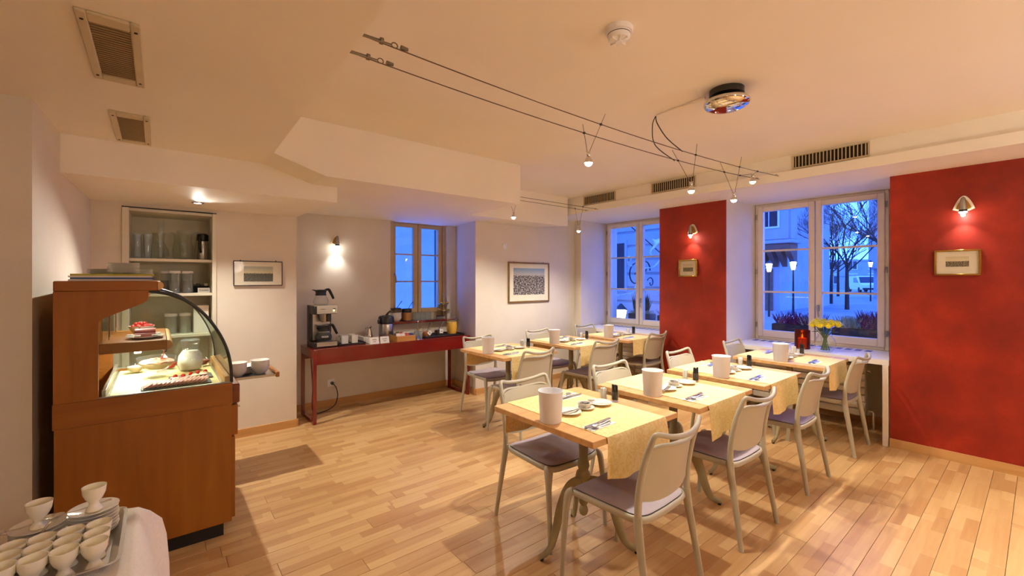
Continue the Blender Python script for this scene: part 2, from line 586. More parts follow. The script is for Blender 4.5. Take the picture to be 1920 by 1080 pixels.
# ---- front-left wall + alcove wall, niche wall
wf = MB().prism([(-3.2, 3.0), (-0.457, 3.0), (-0.405, 4.68), (-0.405, 5.2), (-0.6, 5.2), (-0.6, 3.2), (-3.2, 3.2)], -0.05, 2.6)
struct('wall_front_left', wf, WALL, 'cream wall corner at the far left beside the display counter', 'wall')
nw = MB()
nw.box(-0.405, -0.225, 4.68, 5.25, -0.05, 2.2)
nw.box(0.405, 1.065, 4.68, 5.25, -0.05, 2.3)
nw.box(-0.225, 0.405, 4.68, 5.25, 2.045, 2.2)
nw.box(-0.6, 1.065, 5.15, 5.5, -0.05, 2.6)
struct('wall_alcove', nw, WALL, 'cream wall around the built-in glass shelf, with the small dark-framed picture', 'wall')
# ---- buffet recess
wb = MB()
wb.box(1.0, 2.27, 5.2, 5.5, -0.05, 2.5)
wb.box(3.09, 3.4, 5.2, 5.5, -0.05, 2.5)
wb.box(2.27, 3.09, 5.2, 5.5, -0.05, 0.90)
wb.box(2.27, 3.09, 5.2, 5.5, 2.235, 2.5)
struct('wall_back', wb, WALL, 'cream recessed wall behind the red buffet table', 'wall')
wp = MB().prism([(3.105, 4.53), (4.935, 4.53), (4.935, 5.5), (3.225, 5.5), (3.225, 5.2)], -0.05, 2.62)
struct('wall_back_right', wp, WALL, 'cream wall with the large framed town view', 'wall')
# ---- right wall : piers, parapets
wr = MB()
XO = 5.86
wr.prism([(XR, 4.405), (XR, 4.60), (XO, 4.60), (XO, 4.44), (XW - 0.03, 4.44)], -0.05, 2.6)
wr.prism([(XR, 2.246), (XR, 3.08), (XW - 0.03, 3.19), (XO, 3.19), (XO, 2.20), (XW - 0.03, 2.20)], -0.05, 2.6)
wr.prism([(XR, -0.35), (XR, 0.843), (XW - 0.03, 0.955), (XO, 0.955), (XO, -0.4), (XW - 0.03, -0.4)], -0.05, 2.6)
wr.prism([(XR, -4.2), (XR, -1.75), (XW - 0.03, -1.68), (XO, -1.68), (XO, -4.2)], -0.05, 2.6)
for (a, b) in ((3.19, 4.44), (0.955, 2.20), (-1.68, -0.4)):
    wr.box(XW - 0.03, XO, a, b, -0.05, 0.745)
    wr.box(XW - 0.03, XO, a, b, 2.346, 2.6)
wright = struct('wall_right', wr, WALL, 'right-hand wall with deep window bays between piers', 'wall')
MB().box(XR - 0.004, XR + 0.001, 2.246, 3.08, 0.075, ZS).build('red_panel', REDW, wright, 'narrow dark red wiped-plaster pier between the windows')
MB().box(XR - 0.004, XR + 0.001, -0.35, 0.843, 0.075, ZS).build('red_panel', REDW, wright, 'wide dark red wiped-plaster pier at the right edge')
MB().box(XR - 0.004, XR + 0.001, -4.1, -1.75, 0.075, ZS).build('red_panel', REDW, wright)
# ---- ceilings
c = MB().box(0.45, 5.86, -4.3, 4.6, ZC, 2.75)
struct('ceiling', c, CEIL, 'high warm cream main ceiling over the tables', 'ceiling')
c = MB()
c.prism([(-3.3, -4.3), (0.50, -4.3), (0.545, 1.26), (0.60, 3.25), (0.60, 3.62), (-3.3, 3.62)], Z1, 2.76)
struct('ceiling_left', c, CEIL, 'lower ceiling on the left with two metal air vents', 'ceiling')
c = MB()
c.prism([(0.595, Z1), (0.93, Z1B), (0.93, 2.7), (0.595, 2.7)], 3.25, 3.62, axis='y')
c.prism([(0.93, 3.25), (2.76, 3.25), (2.76, 4.15), (4.38, 4.15), (4.07, 4.55), (4.07, 5.4), (0.93, 5.4)], Z1B, 2.7)
struct('ceiling_beam', c, CEIL, 'long boxed ceiling beam dropping down towards the buffet recess', 'ceiling')
c = MB().prism([(-0.47, 3.60), (1.12, 3.60), (1.065, 4.70), (1.065, 5.3), (-0.47, 5.3)], Z2, 2.7)
struct('ceiling_alcove', c, CEIL, 'lowest boxed ceiling over the shelf alcove with a downlight', 'ceiling')
c = MB()
c.box(4.45, 5.86, -4.3, 4.56, ZS, 2.6)
c.box(4.40, 4.46, -4.3, 4.16, ZS, 2.435, 0.004)
struct('ceiling_soffit', c, CEIL, 'boxed soffit with air grilles running above the windows', 'ceiling')
# thin corner bead along the left wall
# ---- baseboards
def bb(name, pts, m, label):
    # vertical boards following a polyline, thickness 1.6 cm on the room side (left of direction)
    mb = MB()
    for (a, b) in zip(pts[:-1], pts[1:]):
        a = Vector((a[0], a[1], 0)); b = Vector((b[0], b[1], 0))
        d = (b - a).normalized(); nrm = Vector((-d.y, d.x, 0)) * 0.016
        q = [a, b, b + nrm, a + nrm]
        mb.prism([(p.x, p.y) for p in q], 0.0, 0.075)
    return struct(name, mb, m, label, 'baseboard')
bb('baseboard_alcove', [(1.065, 4.68), (0.36, 4.68)], BASEB, 'beech baseboard under the small dark-framed picture')
bb('baseboard_recess', [(3.2, 5.2), (1.065, 5.2), (1.065, 4.68)], BASEB, 'beech baseboard behind the red buffet table')
bb('baseboard_back', [(4.935, 4.53), (3.105, 4.53), (3.205, 5.18)], BASEB, 'beech baseboard under the large framed town view')
bb('baseboard_right', [(XR, -0.35), (XR, 0.843)], BEECHY, 'beech baseboard along the wide red pier')
bb('baseboard_pier', [(XR, 2.246), (XR, 3.08)], BEECHY, 'beech baseboard along the narrow red pier')
bb('baseboard_bay', [(XW - 0.03, 0.955), (XW - 0.03, 2.20)], BEECHY, 'beech baseboard below the radiator of the right window')
# ================================================================ WINDOWS
def window_x(n, y0, y1, label, handle=True):
    # double casement in the plane X=XW, clear opening y0..y1, z .79..2.29
    w = thing('window_%d' % n, label, 'window', (XW, (y0 + y1) / 2, 0.75), kind='structure')
    H = 1.594; hw = (y1 - y0) / 2
    f = MB()
    f.box(-0.03, 0.06, -hw, -hw + 0.035, 0, H, 0.004); f.box(-0.03, 0.06, hw - 0.035, hw, 0, H, 0.004)
    f.box(-0.03, 0.06, -hw + 0.035, hw - 0.035, 0, 0.035, 0.004); f.box(-0.03, 0.06, -hw + 0.035, hw - 0.035, H - 0.03, H, 0.004)
    f.build('window_frame', WINW, w)
    for s in (-1, 1):
        a, b = (-hw + 0.030, -0.004) if s < 0 else (0.004, hw - 0.030)
        st = 0.058
        sm = MB()
        sm.box(-0.052, 0.02, a, a + st, 0.03, H - 0.025, 0.006); sm.box(-0.052, 0.02, b - st, b, 0.03, H - 0.025, 0.006)
        sm.box(-0.052, 0.02, a + st, b - st, 0.03, 0.03 + st + 0.02, 0.006); sm.box(-0.052, 0.02, a + st, b - st, H - 0.025 - st, H - 0.025, 0.006)
        sash = sm.build('sash', WINW, w)
        for zz in (0.56, 1.045):
            MB().box(-0.022, 0.006, a + st - 0.002, b - st + 0.002, zz - 0.011, zz + 0.011, 0.003).build('glazing_bar', WINW, sash)
        zs = [0.03 + st + 0.02, 0.56, 1.045, H - 0.025 - st]
        for q in range(3):
            MB().box(-0.010, -0.006, a + st - 0.004, b - st + 0.004, zs[q], zs[q + 1]).build('pane', GLSW, sash)
        for zz in (0.17, 0.80, 1.45):
            yy = a - 0.012 if s < 0 else b + 0.012
            MB().lathe([(0.008, -0.03), (0.008, 0.03)], 10, (-0.050, yy, zz)).build('hinge', ALU, sash)
    if handle:
        h = MB().box(-0.062, -0.052, -0.045, -0.018, 0.36, 0.43, 0.003)
        h.tube([(-0.062, -0.03, 0.415), (-0.092, -0.03, 0.415), (-0.098, -0.034, 0.40), (-0.096, -0.045, 0.30)], [0.008, 0.008, 0.009, 0.008], 8)
        h.build('window_handle', ALU, w)
    # sill with ventilation slots
    yc = (y0 + y1) / 2
    e0, e1 = {1: (3.084, 4.402), 2: (0.847, 2.243), 3: (-1.748, -0.353)}[n]
    sl = MB().prism([(XR - 0.025 - XW, e0 - yc), (XR - 0.025 - XW, e1 - yc), (XR - XW, e1 - yc), (-0.031, min(e1 - yc, hw) - 0.002), (-0.031, -hw + 0.002), (XR - XW, e0 - yc)], -0.045, 0.0)
    sill = sl.build('window_sill', mat('sill_paint_%d' % n, (232, 226, 216), (226, 219, 208), rough=0.3), w)
    g = MB()
    for k in range(14):
        yy = -hw + 0.10 + k * (2 * hw - 0.12) / 14
        g.box(-0.26, -0.14, yy, yy + 0.05, -0.0005, 0.0008)
    g.build('vent_slots', mat('sill_slot_%d' % n, (92, 96, 116), (80, 84, 104), rough=0.5), sill)
    return w
window_x(1, 3.20, 4.435, 'white double casement window left of the narrow red pier')
window_x(2, 0.96, 2.195, 'white double casement window between the two red piers')
window_x(3, -1.67, -0.41, 'white double casement window behind the wide red pier')
# white end panel + radiator in the bay of window 2
t = MB().box(XR - 0.03, XR + 0.04, 0.852, 0.890, 0.0, 0.704, 0.003).build('sill_end_panel', WINW)
tag(t, 'white upright end panel carrying the right window sill beside the red pier', 'panel')
def radiator(y0, y1, label):
    r = thing('radiator', label, 'radiator', (5.28, (y0 + y1) / 2, 0.13))
    hw = (y1 - y0) / 2
    RAD = MATS.get('radiator_enamel') or mat('radiator_enamel', (226, 216, 194), (220, 209, 186), rough=0.35)
    MB().box(0.02, 0.09, -hw, hw, 0.0, 0.49, 0.006).build('core', RAD, r)
    for k in range(7):
        z = 0.003 + k * 0.07
        MB().box(-0.012, 0.02, -hw, hw, z, z + 0.063, 0.008).build('panel', RAD, r)
    MB().tube([(0.05, -hw, 0.44), (0.05, -hw - 0.035, 0.44)], 0.018, 12).build('valve', CHROME, r)
    MB().tube([(0.05, -hw, 0.05), (0.05, -hw - 0.04, 0.05), (0.05, -hw - 0.05, 0.04), (0.05, -hw - 0.05, -0.15)], 0.011, 10).build('pipe', CHROME, r)
    for s in (-1, 1):
        MB().box(0.09, 0.305, s * hw * 0.7 - 0.02, s * hw * 0.7 + 0.02, 0.36, 0.40).build('bracket', RAD, r)
radiator(1.08, 2.10, 'flat cream panel radiator under the right window')
radiator(3.30, 4.30, 'flat cream panel radiator under the left window')
# ---- small tan window behind the buffet
w = thing('window_4', 'narrow tan-framed window with blue panes above the buffet', 'window', (2.68, 5.30, 0.925), kind='structure')
f = MB()
f.box(-0.41, -0.36, -0.08, 0.05, 0, 1.30, 0.004); f.box(0.37, 0.41, -0.06, 0.05, 0, 1.30, 0.004)
f.box(-0.36, 0.37, -0.02, 0.05, 1.26, 1.31, 0.004); f.box(-0.36, 0.37, -0.02, 0.05, 0.0, 0.10, 0.004)
f.build('window_frame', TANW, w)
for (a, b) in ((-0.36, 0.0), (0.005, 0.37)):
    sm = MB(); st = 0.05
    sm.box(a, a + st, -0.035, 0.02, 0.09, 1.265, 0.005); sm.box(b - st - 0.01, b, -0.035, 0.02, 0.09, 1.265, 0.005)
    sm.box(a + st, b - st, -0.035, 0.02, 0.09, 0.15, 0.005); sm.box(a + st, b - st, -0.035, 0.02, 1.215, 1.265, 0.005)
    sash = sm.build('sash', TANW, w)
    for zz in (0.505, 0.86):
        MB().box(a + st, b - st, -0.02, 0.006, zz - 0.009, zz + 0.009, 0.002).build('glazing_bar', TANW, sash)
    zs = [0.15, 0.505, 0.86, 1.215]
    for q in range(3):
        MB().box(a + st - 0.003, b - st + 0.003, -0.008, -0.004, zs[q], zs[q + 1]).build('pane', GLSW, sash)
h = MB().box(-0.35, -0.325, -0.043, -0.035, 0.56, 0.62, 0.002)
h.tube([(-0.338, -0.043, 0.60), (-0.338, -0.075, 0.60), (-0.332, -0.08, 0.585), (-0.322, -0.08, 0.49)], 0.008, 8)
h.build('window_handle', ALU, w)
MB().box(-0.42, 0.52, -0.21, 0.0, -0.025, 0.0, 0.004).build('window_sill', REDL, w, 'glossy dark red window sill')
# ================================================================ CEILING FIXTURES
SLATM = mat('vent_slat_bronze', (150, 126, 86), (138, 114, 76), rough=0.5)
def ceiling_vent(cx, cy, label):
    v = thing('ceiling_vent', label, 'vent', (cx, cy, Z1), group='ceiling air vents')
    wx, wy = 0.08, 0.296
    f = MB()
    f.box(-wx, -wx + 0.028, -wy, wy, -0.012, 0, 0.003); f.box(wx - 0.028, wx, -wy, wy, -0.012, 0, 0.003)
    f.box(-wx + 0.028, wx - 0.028, -wy, -wy + 0.06, -0.012, 0, 0.003); f.box(-wx + 0.028, wx - 0.028, wy - 0.06, wy, -0.012, 0, 0.003)
    f.build('frame', GRILLE, v)
    MB().box(-wx + 0.028, wx - 0.028, -wy + 0.06, wy - 0.06, -0.002, -0.0005).build('backing', DARKV, v)
    k = 24
    for i in range(k):
        y = -wy + 0.07 + i * (2 * wy - 0.14) / (k - 1)
        MB().box(-wx + 0.028, wx - 0.028, -0.0042, 0.0042, -0.009, -0.003, 0.001).build('slat', SLATM, v, loc=(0, y, 0))
    for (sx, sy) in ((-1, -1), (1, -1), (-1, 1), (1, 1)):
        MB().lathe([(0.005, -0.014), (0.005, -0.011)], 10, (sx * (wx - 0.014), sy * (wy - 0.05), 0)).build('screw', DARKV, v)
ceiling_vent(-0.124, 2.195, 'larger-looking near rectangular metal ceiling vent at upper left')
ceiling_vent(-0.112, 3.24, 'farther rectangular metal ceiling vent next to the boxed alcove ceiling')
def soffit_grille(y0, y1, z0, z1, label):
    g = thing('soffit_grille', label, 'air grille', (4.45, (y0 + y1) / 2, (z0 + z1) / 2), group='soffit air grilles')
    hw, hh = (y1 - y0) / 2, (z1 - z0) / 2
    f = MB()
    b = 0.014
    f.box(-0.012, 0, -hw - b, hw + b, hh, hh + 0.008, 0.002); f.box(-0.012, 0, -hw - b, hw + b, -hh - b, -hh, 0.002)
    f.box(-0.012, 0, -hw - b, -hw, -hh, hh, 0.002); f.box(-0.012, 0, hw, hw + b, -hh, hh, 0.002)
    f.build('frame', GRILLE, g)
    MB().box(-0.003, -0.001, -hw, hw, -hh, hh).build('backing', DARKV, g)
    n = 20
    for i in range(n):
        y = -hw + (i + 0.5) * 2 * hw / n
        MB().box(-0.010, -0.003, -0.0035, 0.0035, -hh, hh, 0.001).build('slat', GRILLE, g, loc=(0, y, 0))
soffit_grille(0.895, 1.42, 2.462, 2.560, 'dark slatted soffit grille nearest the camera, above the right window')
soffit_grille(2.355, 2.865, 2.462, 2.560, 'dark slatted soffit grille above the narrow red pier')
soffit_grille(3.40, 3.90, 2.462, 2.560, 'dark slatted soffit grille farthest back, above the left window')
# smoke detector
sd = thing('smoke_detector', 'round white smoke detector on the main ceiling', 'smoke detector', (1.605, 1.205, ZC))
MB().lathe([(0.058, -0.022), (0.060, -0.018), (0.060, 0)], 32).build('base', PLAST, sd)
MB().lathe([(0.030, -0.056), (0.044, -0.050), (0.050, -0.034), (0.050, -0.022)], 32).build('head', PLAST, sd)
b = MB()
for k in range(8):
    a = k * PI / 4
    b.box(-0.0012, 0.0012, 0.012, 0.046, -0.059, -0.048)
    b2 = b.v[-8:]
    R = Matrix.Rotation(a, 4, 'Z')
    b.v[-8:] = [tuple(R @ Vector(p)) for p in b2]
b.lathe([(0.014, -0.062), (0.016, -0.050)], 20)
b.build('cage', PLAST, sd)
MB().lathe([(0.0505, -0.031), (0.0505, -0.028)], 32).build('slot_ring', DARKV, sd)
# mirrored transformer lamp
tr = thing('mirrored_ceiling_lamp', 'oval mirror-chrome ceiling unit feeding the cable lights', 'ceiling lamp', (2.62, 1.19, ZC))
MB().lathe([(0.095, -0.035), (0.095, 0)], 32).build('mounting_base', BLACK, tr)
pr = []
for j in range(17):
    a = -PI / 2 + PI * j / 16
    pr.append((max(1e-4, 0.128 * math.cos(a)), -0.078 + 0.046 * math.sin(a) if a < 0 else -0.078 + 0.042 * math.sin(a)))
MB().lathe(pr, 48).build('mirror_body', CHROME, tr)
cd = MB().tube(catmull([(-0.02, 0.12, -0.012), (0.0, 0.30, -0.010), (0.01, 0.48, -0.010)], 6), 0.006, 6)
cd.build('ceiling_conduit', CEIL, tr)
cd = MB()
cd.tube(catmull([(0.01, 0.48, -0.010), (-0.005, 0.46, -0.07), (0.05, 0.42, -0.17), (0.206, 0.396, -0.236)], 8), 0.0035, 6)
cd.tube(catmull([(0.01, 0.48, -0.010), (0.0, 0.50, -0.08), (0.10, 0.54, -0.18), (0.38, 0.556, -0.236)], 8), 0.0035, 6)
cd.build('feed_cable', BLACK, tr)
# ---- cable pair A and B
WIRE = mat('cable_steel', (96, 76, 54), (84, 66, 46), rough=0.4, metal=0.6)
TBK = mat('turnbuckle_bronze', (120, 104, 76), (104, 90, 64), rough=0.4, metal=0.4)
def turnbuckle(p, d, parent):
    # p start at wall, d unit direction along cable
    p = Vector(p); d = Vector(d)
    q = d.orthogonal().normalized() * 0.011
    m = MB()
    m.tube([p, p + d * 0.03], 0.0035, 6)
    for s in (1, -1):
        m.tube([p + d * 0.03 + q * s, p + d * 0.125 + q * s], 0.0032, 6)
    m.tube([p + d * 0.026, p + d * 0.036], 0.0135, 8); m.tube([p + d * 0.118, p + d * 0.13], 0.0135, 8)
    m.tube([p + d * 0.13, p + d * 0.165], 0.003, 6)
    ring = [p + d * (0.178 + 0.013 * math.cos(a)) + Vector((0, 0, 1)) * 0.011 * math.sin(a) for a in [k * PI / 5 for k in range(10)]]
    m.tube(ring, 0.0025, 6, closed=True)
    m.tube([p + d * 0.205, p + d * 0.235], [0.010, 0.007], 8)
    m.build('turnbuckle', TBK, parent)
def cable(name, a, b, parent_label, tb=True, sag=0.0):
    t = thing(name, parent_label, 'cable', a)
    a = Vector(a); b = Vector(b); d = (b - a); L = d.length; d.normalize()
    MB().tube([tuple(d * L * k / 24 + Vector((0, 0, -4 * sag * k / 24 * (1 - k / 24)))) for k in range(25)], 0.0026, 6).build('wire', WIRE, t)
    if tb: turnbuckle((0, 0, 0), d, t)
    e = d * L
    m = MB()
    m.tube([e - d * 0.10, e - d * 0.085], 0.008, 8); m.tube([e - d * 0.05, e], [0.004, 0.009], 8)
    m.build('end_anchor', ALU, t)
    return t
CA = ((0.565, 1.668, 2.40), (4.45, 1.53, 2.405)); CB = ((0.57, 1.823, 2.40), (4.45, 1.695, 2.405)); SAG = 0.056
def on_cable(C, x):
    k = (x - C[0][0]) / (C[1][0] - C[0][0])
    return (x, C[0][1] + (C[1][1] - C[0][1]) * k, C[0][2] + (C[1][2] - C[0][2]) * k - 4 * SAG * k * (1 - k))
cable('lighting_cable', CA[0], CA[1], 'long ceiling lighting cable of the front pair, nearer the camera', sag=SAG)
cable('lighting_cable', CB[0], CB[1], 'long ceiling lighting cable of the front pair, farther from the camera', sag=SAG)
cable('lighting_cable', (2.76, 3.64, 2.365), (4.45, 3.64, 2.365), 'short rear lighting cable by the beam, nearer the camera', tb=False)
cable('lighting_cable', (2.76, 3.80, 2.365), (4.45, 3.80, 2.365), 'short rear lighting cable by the beam, nearer the back wall', tb=False)
def cable_lamp(name, loc, pa, pb, label, power, group='cable spotlights', ext=0.5, target=None, cone=122):
    # loc bulb centre; pa, pb points on the two wires
    l = thing(name, label, 'spotlight', loc, group=group)
    L = Vector(loc); A = Vector(pa) - L; B = Vector(pb) - L
    top = Vector((0, 0, 0.055))
    rods = []
    for P, s in ((A, 1), (B, -1)):
        st = top + Vector((0, 0.010 * (1 if P.y > 0 else -1), 0))
        d = (P - st)
        MB().tube([st, st + d * (1.0 + ext * (1 if s > 0 else 0.8))], 0.0016, 6).build('hanging_rod', WIRE, l)
        MB().box(P.x - 0.008, P.x + 0.008, P.y - 0.006, P.y + 0.006, P.z - 0.006, P.z + 0.006, 0.002).build('clamp', BLACK, l)
    MB().tube([(0, -0.014, 0.055), (0, 0, 0.046), (0, 0.014, 0.055)], 0.004, 6).lathe([(0.007, 0.022), (0.011, 0.028), (0.011, 0.045), (0.006, 0.052)], 14).build('socket', CHROME, l)
    MB().lathe([(0.024, -0.014), (0.021, 0.004), (0.012, 0.020), (0.007, 0.026)], 20, cap0=False).build('reflector', CHROME, l)
    MB().ball((0, 0, -0.014), 0.0225, 16, 10, 0.85).build('bulb', BULB, l)
    tg = target or (loc[0], loc[1], 0)
    light_spot('spot_light', (0, 0, -0.040), power, target=None, parent=l, size=cone, blend=0.9, rad=0.014)
    o = bpy.data.objects[-1] if False else None
    return l
PW = 84.0
cable_lamp('cable_spotlight', (1.955, 1.685, 2.150), on_cable(CB, 2.02), on_cable(CA, 1.985), 'bright cable spotlight nearest the camera, hanging over the front table', PW)
cable_lamp('cable_spotlight', (3.055, 1.645, 2.122), on_cable(CB, 3.04), on_cable(CA, 3.00), 'bright cable spotlight in front of the middle soffit grille', PW)
cable_lamp('cable_spotlight', (3.72, 1.63, 2.13), on_cable(CB, 3.74), on_cable(CA, 3.66), 'cable spotlight hanging right of the narrow red pier', PW)
cable_lamp('cable_spotlight', (3.99, 1.59, 2.315), on_cable(CB, 4.02), on_cable(CA, 3.98), 'small cable spotlight tucked under the cable end at the soffit', PW * 0.6, ext=0.0)
cable_lamp('cable_spotlight', (3.06, 3.72, 2.16), (3.06, 3.80, 2.365), (3.06, 3.64, 2.365), 'rear cable spotlight hanging beside the beam end', PW, ext=0.0, cone=136)
cable_lamp('cable_spotlight', (4.13, 3.72, 2.085), (4.15, 3.80, 2.365), (4.12, 3.64, 2.365), 'rear cable spotlight nearest the left window', PW, ext=0.1, cone=136)
# unseen opal globes, added as fill light for the ceiling and walls
OPAL = emitter('opal_globe_glow', (255, 238, 214), 6.0)
def globe(x, y, z, zc, label, power):
    t = thing('fill_globe', label, 'fill lamp', (x, y, z), group='added fill globes behind the camera')
    MB().ball((0, 0, 0), 0.15, 24, 16).build('opal_globe', glass_opal, t)
    MB().ball((0, 0, 0), 0.04, 12, 8).build('bulb', OPAL, t)
    MB().tube([(0, 0, 0.15), (0, 0, zc - z)], 0.004, 6).build('pendant_cord', BLACK, t)
    MB().lathe([(0.05, zc - z - 0.03), (0.06, zc - z)], 20).build('canopy', ALU, t)
    light_point('globe_fill', (0, 0, 0), power, (1.0, 0.98, 0.93), 0.14, t)
glass_opal = glass('opal_globe_glass', (250, 246, 238), haze=0.05, hcol=(250, 246, 238))
globe(1.3, -1.6, 1.75, ZC, 'added opal fill globe behind the camera, left of the pair', 45)
globe(3.5, -1.4, 1.75, ZC, 'added opal fill globe behind the camera, right of the pair', 45)
globe(-1.3, -0.8, 1.70, Z1, 'added opal fill globe under the low ceiling behind the camera', 6)
cable('lighting_cable', (0.50, -1.2, 2.40), (4.45, -1.2, 2.40), 'added lighting cable behind the camera, first of the pair')  # unseen cable pair, added to carry the fill spots
cable('lighting_cable', (0.50, -1.36, 2.40), (4.45, -1.36, 2.40), 'added lighting cable behind the camera, second of the pair')
for i, x in enumerate((0.95, 2.1, 3.2, 4.1)):  # unseen strong spots, added to bounce light off the floor onto the ceiling
    cable_lamp('cable_spotlight', (x, -1.28, 2.13), (x, -1.2, 2.40), (x, -1.36, 2.40), 'added fill spotlight behind the camera, %s from the left' % ('first', 'second', 'third', 'fourth')[i], PW * 2.0, ext=0.1, cone=105)
# ---- recessed downlights
def downlight(x, y, z, label, power, tilt=(0, 0)):
    d = thing('recessed_downlight', label, 'downlight', (x, y, z), group='recessed downlights')
    MB().lathe([(0.026, -0.002), (0.030, -0.006), (0.042, -0.004), (0.043, 0.0)], 28, cap0=False).build('trim_ring', CHROME, d)
    MB().lathe([(1e-4, -0.0035), (0.026, -0.003)], 24, cap0=False, cap1=False).build('lamp_face', BULB, d)
    light_spot('downlight_spot', (0, 0, -0.012), power, target=(tilt[0], tilt[1], -2.0), parent=d, size=140, blend=0.8, rad=0.014)
downlight(0.25, 4.33, Z2, 'recessed downlight in the alcove ceiling above the glass shelf', 135, (0.40, -1.25))
# ---- wall lamps
WLP = mat('wall_lamp_alabaster', (240, 232, 216), (232, 222, 204), rough=0.35)
WLG = mat('wall_lamp_gilt', (196, 146, 62), (182, 132, 52), rough=0.3, metal=0.4)
def wall_lamp(loc, rz, label, power):
    # local: wall is the plane y=0, room towards -y
    l = thing('wall_lamp', label, 'wall lamp', loc, rz, group='wall spot lamps')
    pts = []
    n = 10
    for k in range(n + 1):
        t = k / n
        pts.append((-0.062 + 0.062 * t, -0.035 + 0.105 * (math.sin(t * PI / 2)) ** 0.9))
    out = pts + [(-p[0], p[1]) for p in reversed(pts[:-1])] + [(0.03, -0.05), (0, -0.053), (-0.03, -0.05)]
    MB().prism(out, -0.012, 0.0, axis='y').build('back_plate', WLP, l)
    MB().prism([(p[0] * 0.68, p[1] * 0.72 - 0.004) for p in out], -0.018, -0.010, axis='y').build('gilt_plate', WLG, l)
    b = MB()
    pr = [(0.004, 0.055), (0.012, 0.045), (0.018, 0.02), (0.021, -0.02), (0.021, -0.045)]
    b.lathe(list(reversed(pr)), 20, (0, -0.062, 0))
    b.tube([(0, -0.012, 0.0), (0, -0.065, 0.0)], 0.008, 8)
    b.build('lamp_body', ALU, l)
    MB().lathe([(0.024, -0.062), (0.024, -0.045)], 20, (0, -0.062, 0)).build('collar', BLACK, l)
    MB().lathe([(0.004, -0.100), (0.012, -0.092), (0.013, -0.074), (0.024, -0.068), (0.024, -0.062)], 18, (0, -0.062, 0)).build('bulb', BULB, l)
    light_spot('wall_spot', (0, -0.062, -0.104), power, target=(0, -0.045, -1.0), parent=l, size=104, blend=1.0, rad=0.010, col=(1.0, 0.97, 0.93))
    light_point('wall_bulb', (0, -0.085, -0.112), power * 0.05, (1.0, 0.97, 0.93), 0.012, l)
wall_lamp((1.60, 5.2, 1.905), 0, 'small wall spot lamp above the coffee machine', 8)
wall_lamp((XR - 0.004, 2.635, 2.045), -PI / 2, 'small wall spot lamp on the narrow red pier', 8)
wall_lamp((XR - 0.004, 0.395, 2.045), -PI / 2, 'small wall spot lamp on the wide red pier', 8)
# ================================================================ PICTURES
def print_mat(name, kind):
    m, n, l, b = newmat(name)
    t = n.new('ShaderNodeTexCoord'); s = n.new('ShaderNodeSeparateXYZ')
    l.new(t.outputs['Generated'], s.inputs[0])
    nz = n.new('ShaderNodeTexNoise'); nz.inputs['Scale'].default_value = 14; nz.inputs['Detail'].default_value = 8
    mp = n.new('ShaderNodeMapping'); mp.inputs['Scale'].default_value = (1.5, 1.5, 2.2)
    l.new(t.outputs['Generated'], mp.inputs[0]); l.new(mp.outputs[0], nz.inputs['Vector'])
    vo = n.new('ShaderNodeTexVoronoi'); vo.inputs['Scale'].default_value = 34
    l.new(mp.outputs[0], vo.inputs['Vector'])
    # horizon silhouette: z + noise
    ad = n.new('ShaderNodeMath'); ad.operation = 'MULTIPLY_ADD'; ad.inputs[1].default_value = 0.22
    l.new(nz.outputs['Fac'], ad.inputs[0]); l.new(s.outputs['Z'], ad.inputs[2])
    sky = n.new('ShaderNodeValToRGB'); land = n.new('ShaderNodeValToRGB')
    C = {'river': (((206, 196, 160), (170, 176, 168)), ((40, 46, 44), (120, 104, 76), (84, 112, 124))),
         'town': (((214, 196, 172), (126, 158, 190)), ((28, 30, 38), (92, 86, 88), (190, 180, 168))),
         'etch': (((226, 214, 180), (212, 200, 168)), ((26, 22, 16), (84, 74, 54), (190, 178, 146)))}[kind]
    sky.color_ramp.elements[0].position = 0.6; sky.color_ramp.elements[0].color = lin(C[0][0])
    sky.color_ramp.elements[1].position = 1.0; sky.color_ramp.elements[1].color = lin(C[0][1])
    l.new(s.outputs['Z'], sky.inputs[0])
    e = land.color_ramp.elements
    e[0].position = 0.12; e[0].color = lin(C[1][0]); e[1].position = 0.62; e[1].color = lin(C[1][2])
    x = e.new(0.36); x.color = lin(C[1][1])
    mx0 = n.new('ShaderNodeMath'); mx0.operation = 'MULTIPLY_ADD'; mx0.inputs[1].default_value = 2.4; mx0.inputs[2].default_value = -0.98
    l.new(nz.outputs['Fac'], mx0.inputs[0])
    m3 = n.new('ShaderNodeMath'); m3.operation = 'MULTIPLY_ADD'; m3.inputs[1].default_value = 0.30
    l.new(vo.outputs['Distance'], m3.inputs[0]); l.new(mx0.outputs[0], m3.inputs[2]); l.new(m3.outputs[0], land.inputs[0])
    gt = n.new('ShaderNodeMapRange'); gt.inputs['From Min'].default_value = 0.80 if kind == 'town' else 0.62; gt.inputs['From Max'].default_value = gt.inputs['From Min'].default_value + 0.05
    l.new(ad.outputs[0], gt.inputs['Value'])
    mx = n.new('ShaderNodeMix'); mx.data_type = 'RGBA'
    l.new(gt.outputs[0], mx.inputs['Factor']); l.new(land.outputs[0], mx.inputs['A']); l.new(sky.outputs[0], mx.inputs['B'])
    l.new(mx.outputs['Result'], b.inputs['Base Color'])
    b.inputs['Roughness'].default_value = 0.6
    return m
PRIV = print_mat('print_river_view', 'river'); PTWN = print_mat('print_town_view', 'town'); PETC = print_mat('print_etching', 'etch')
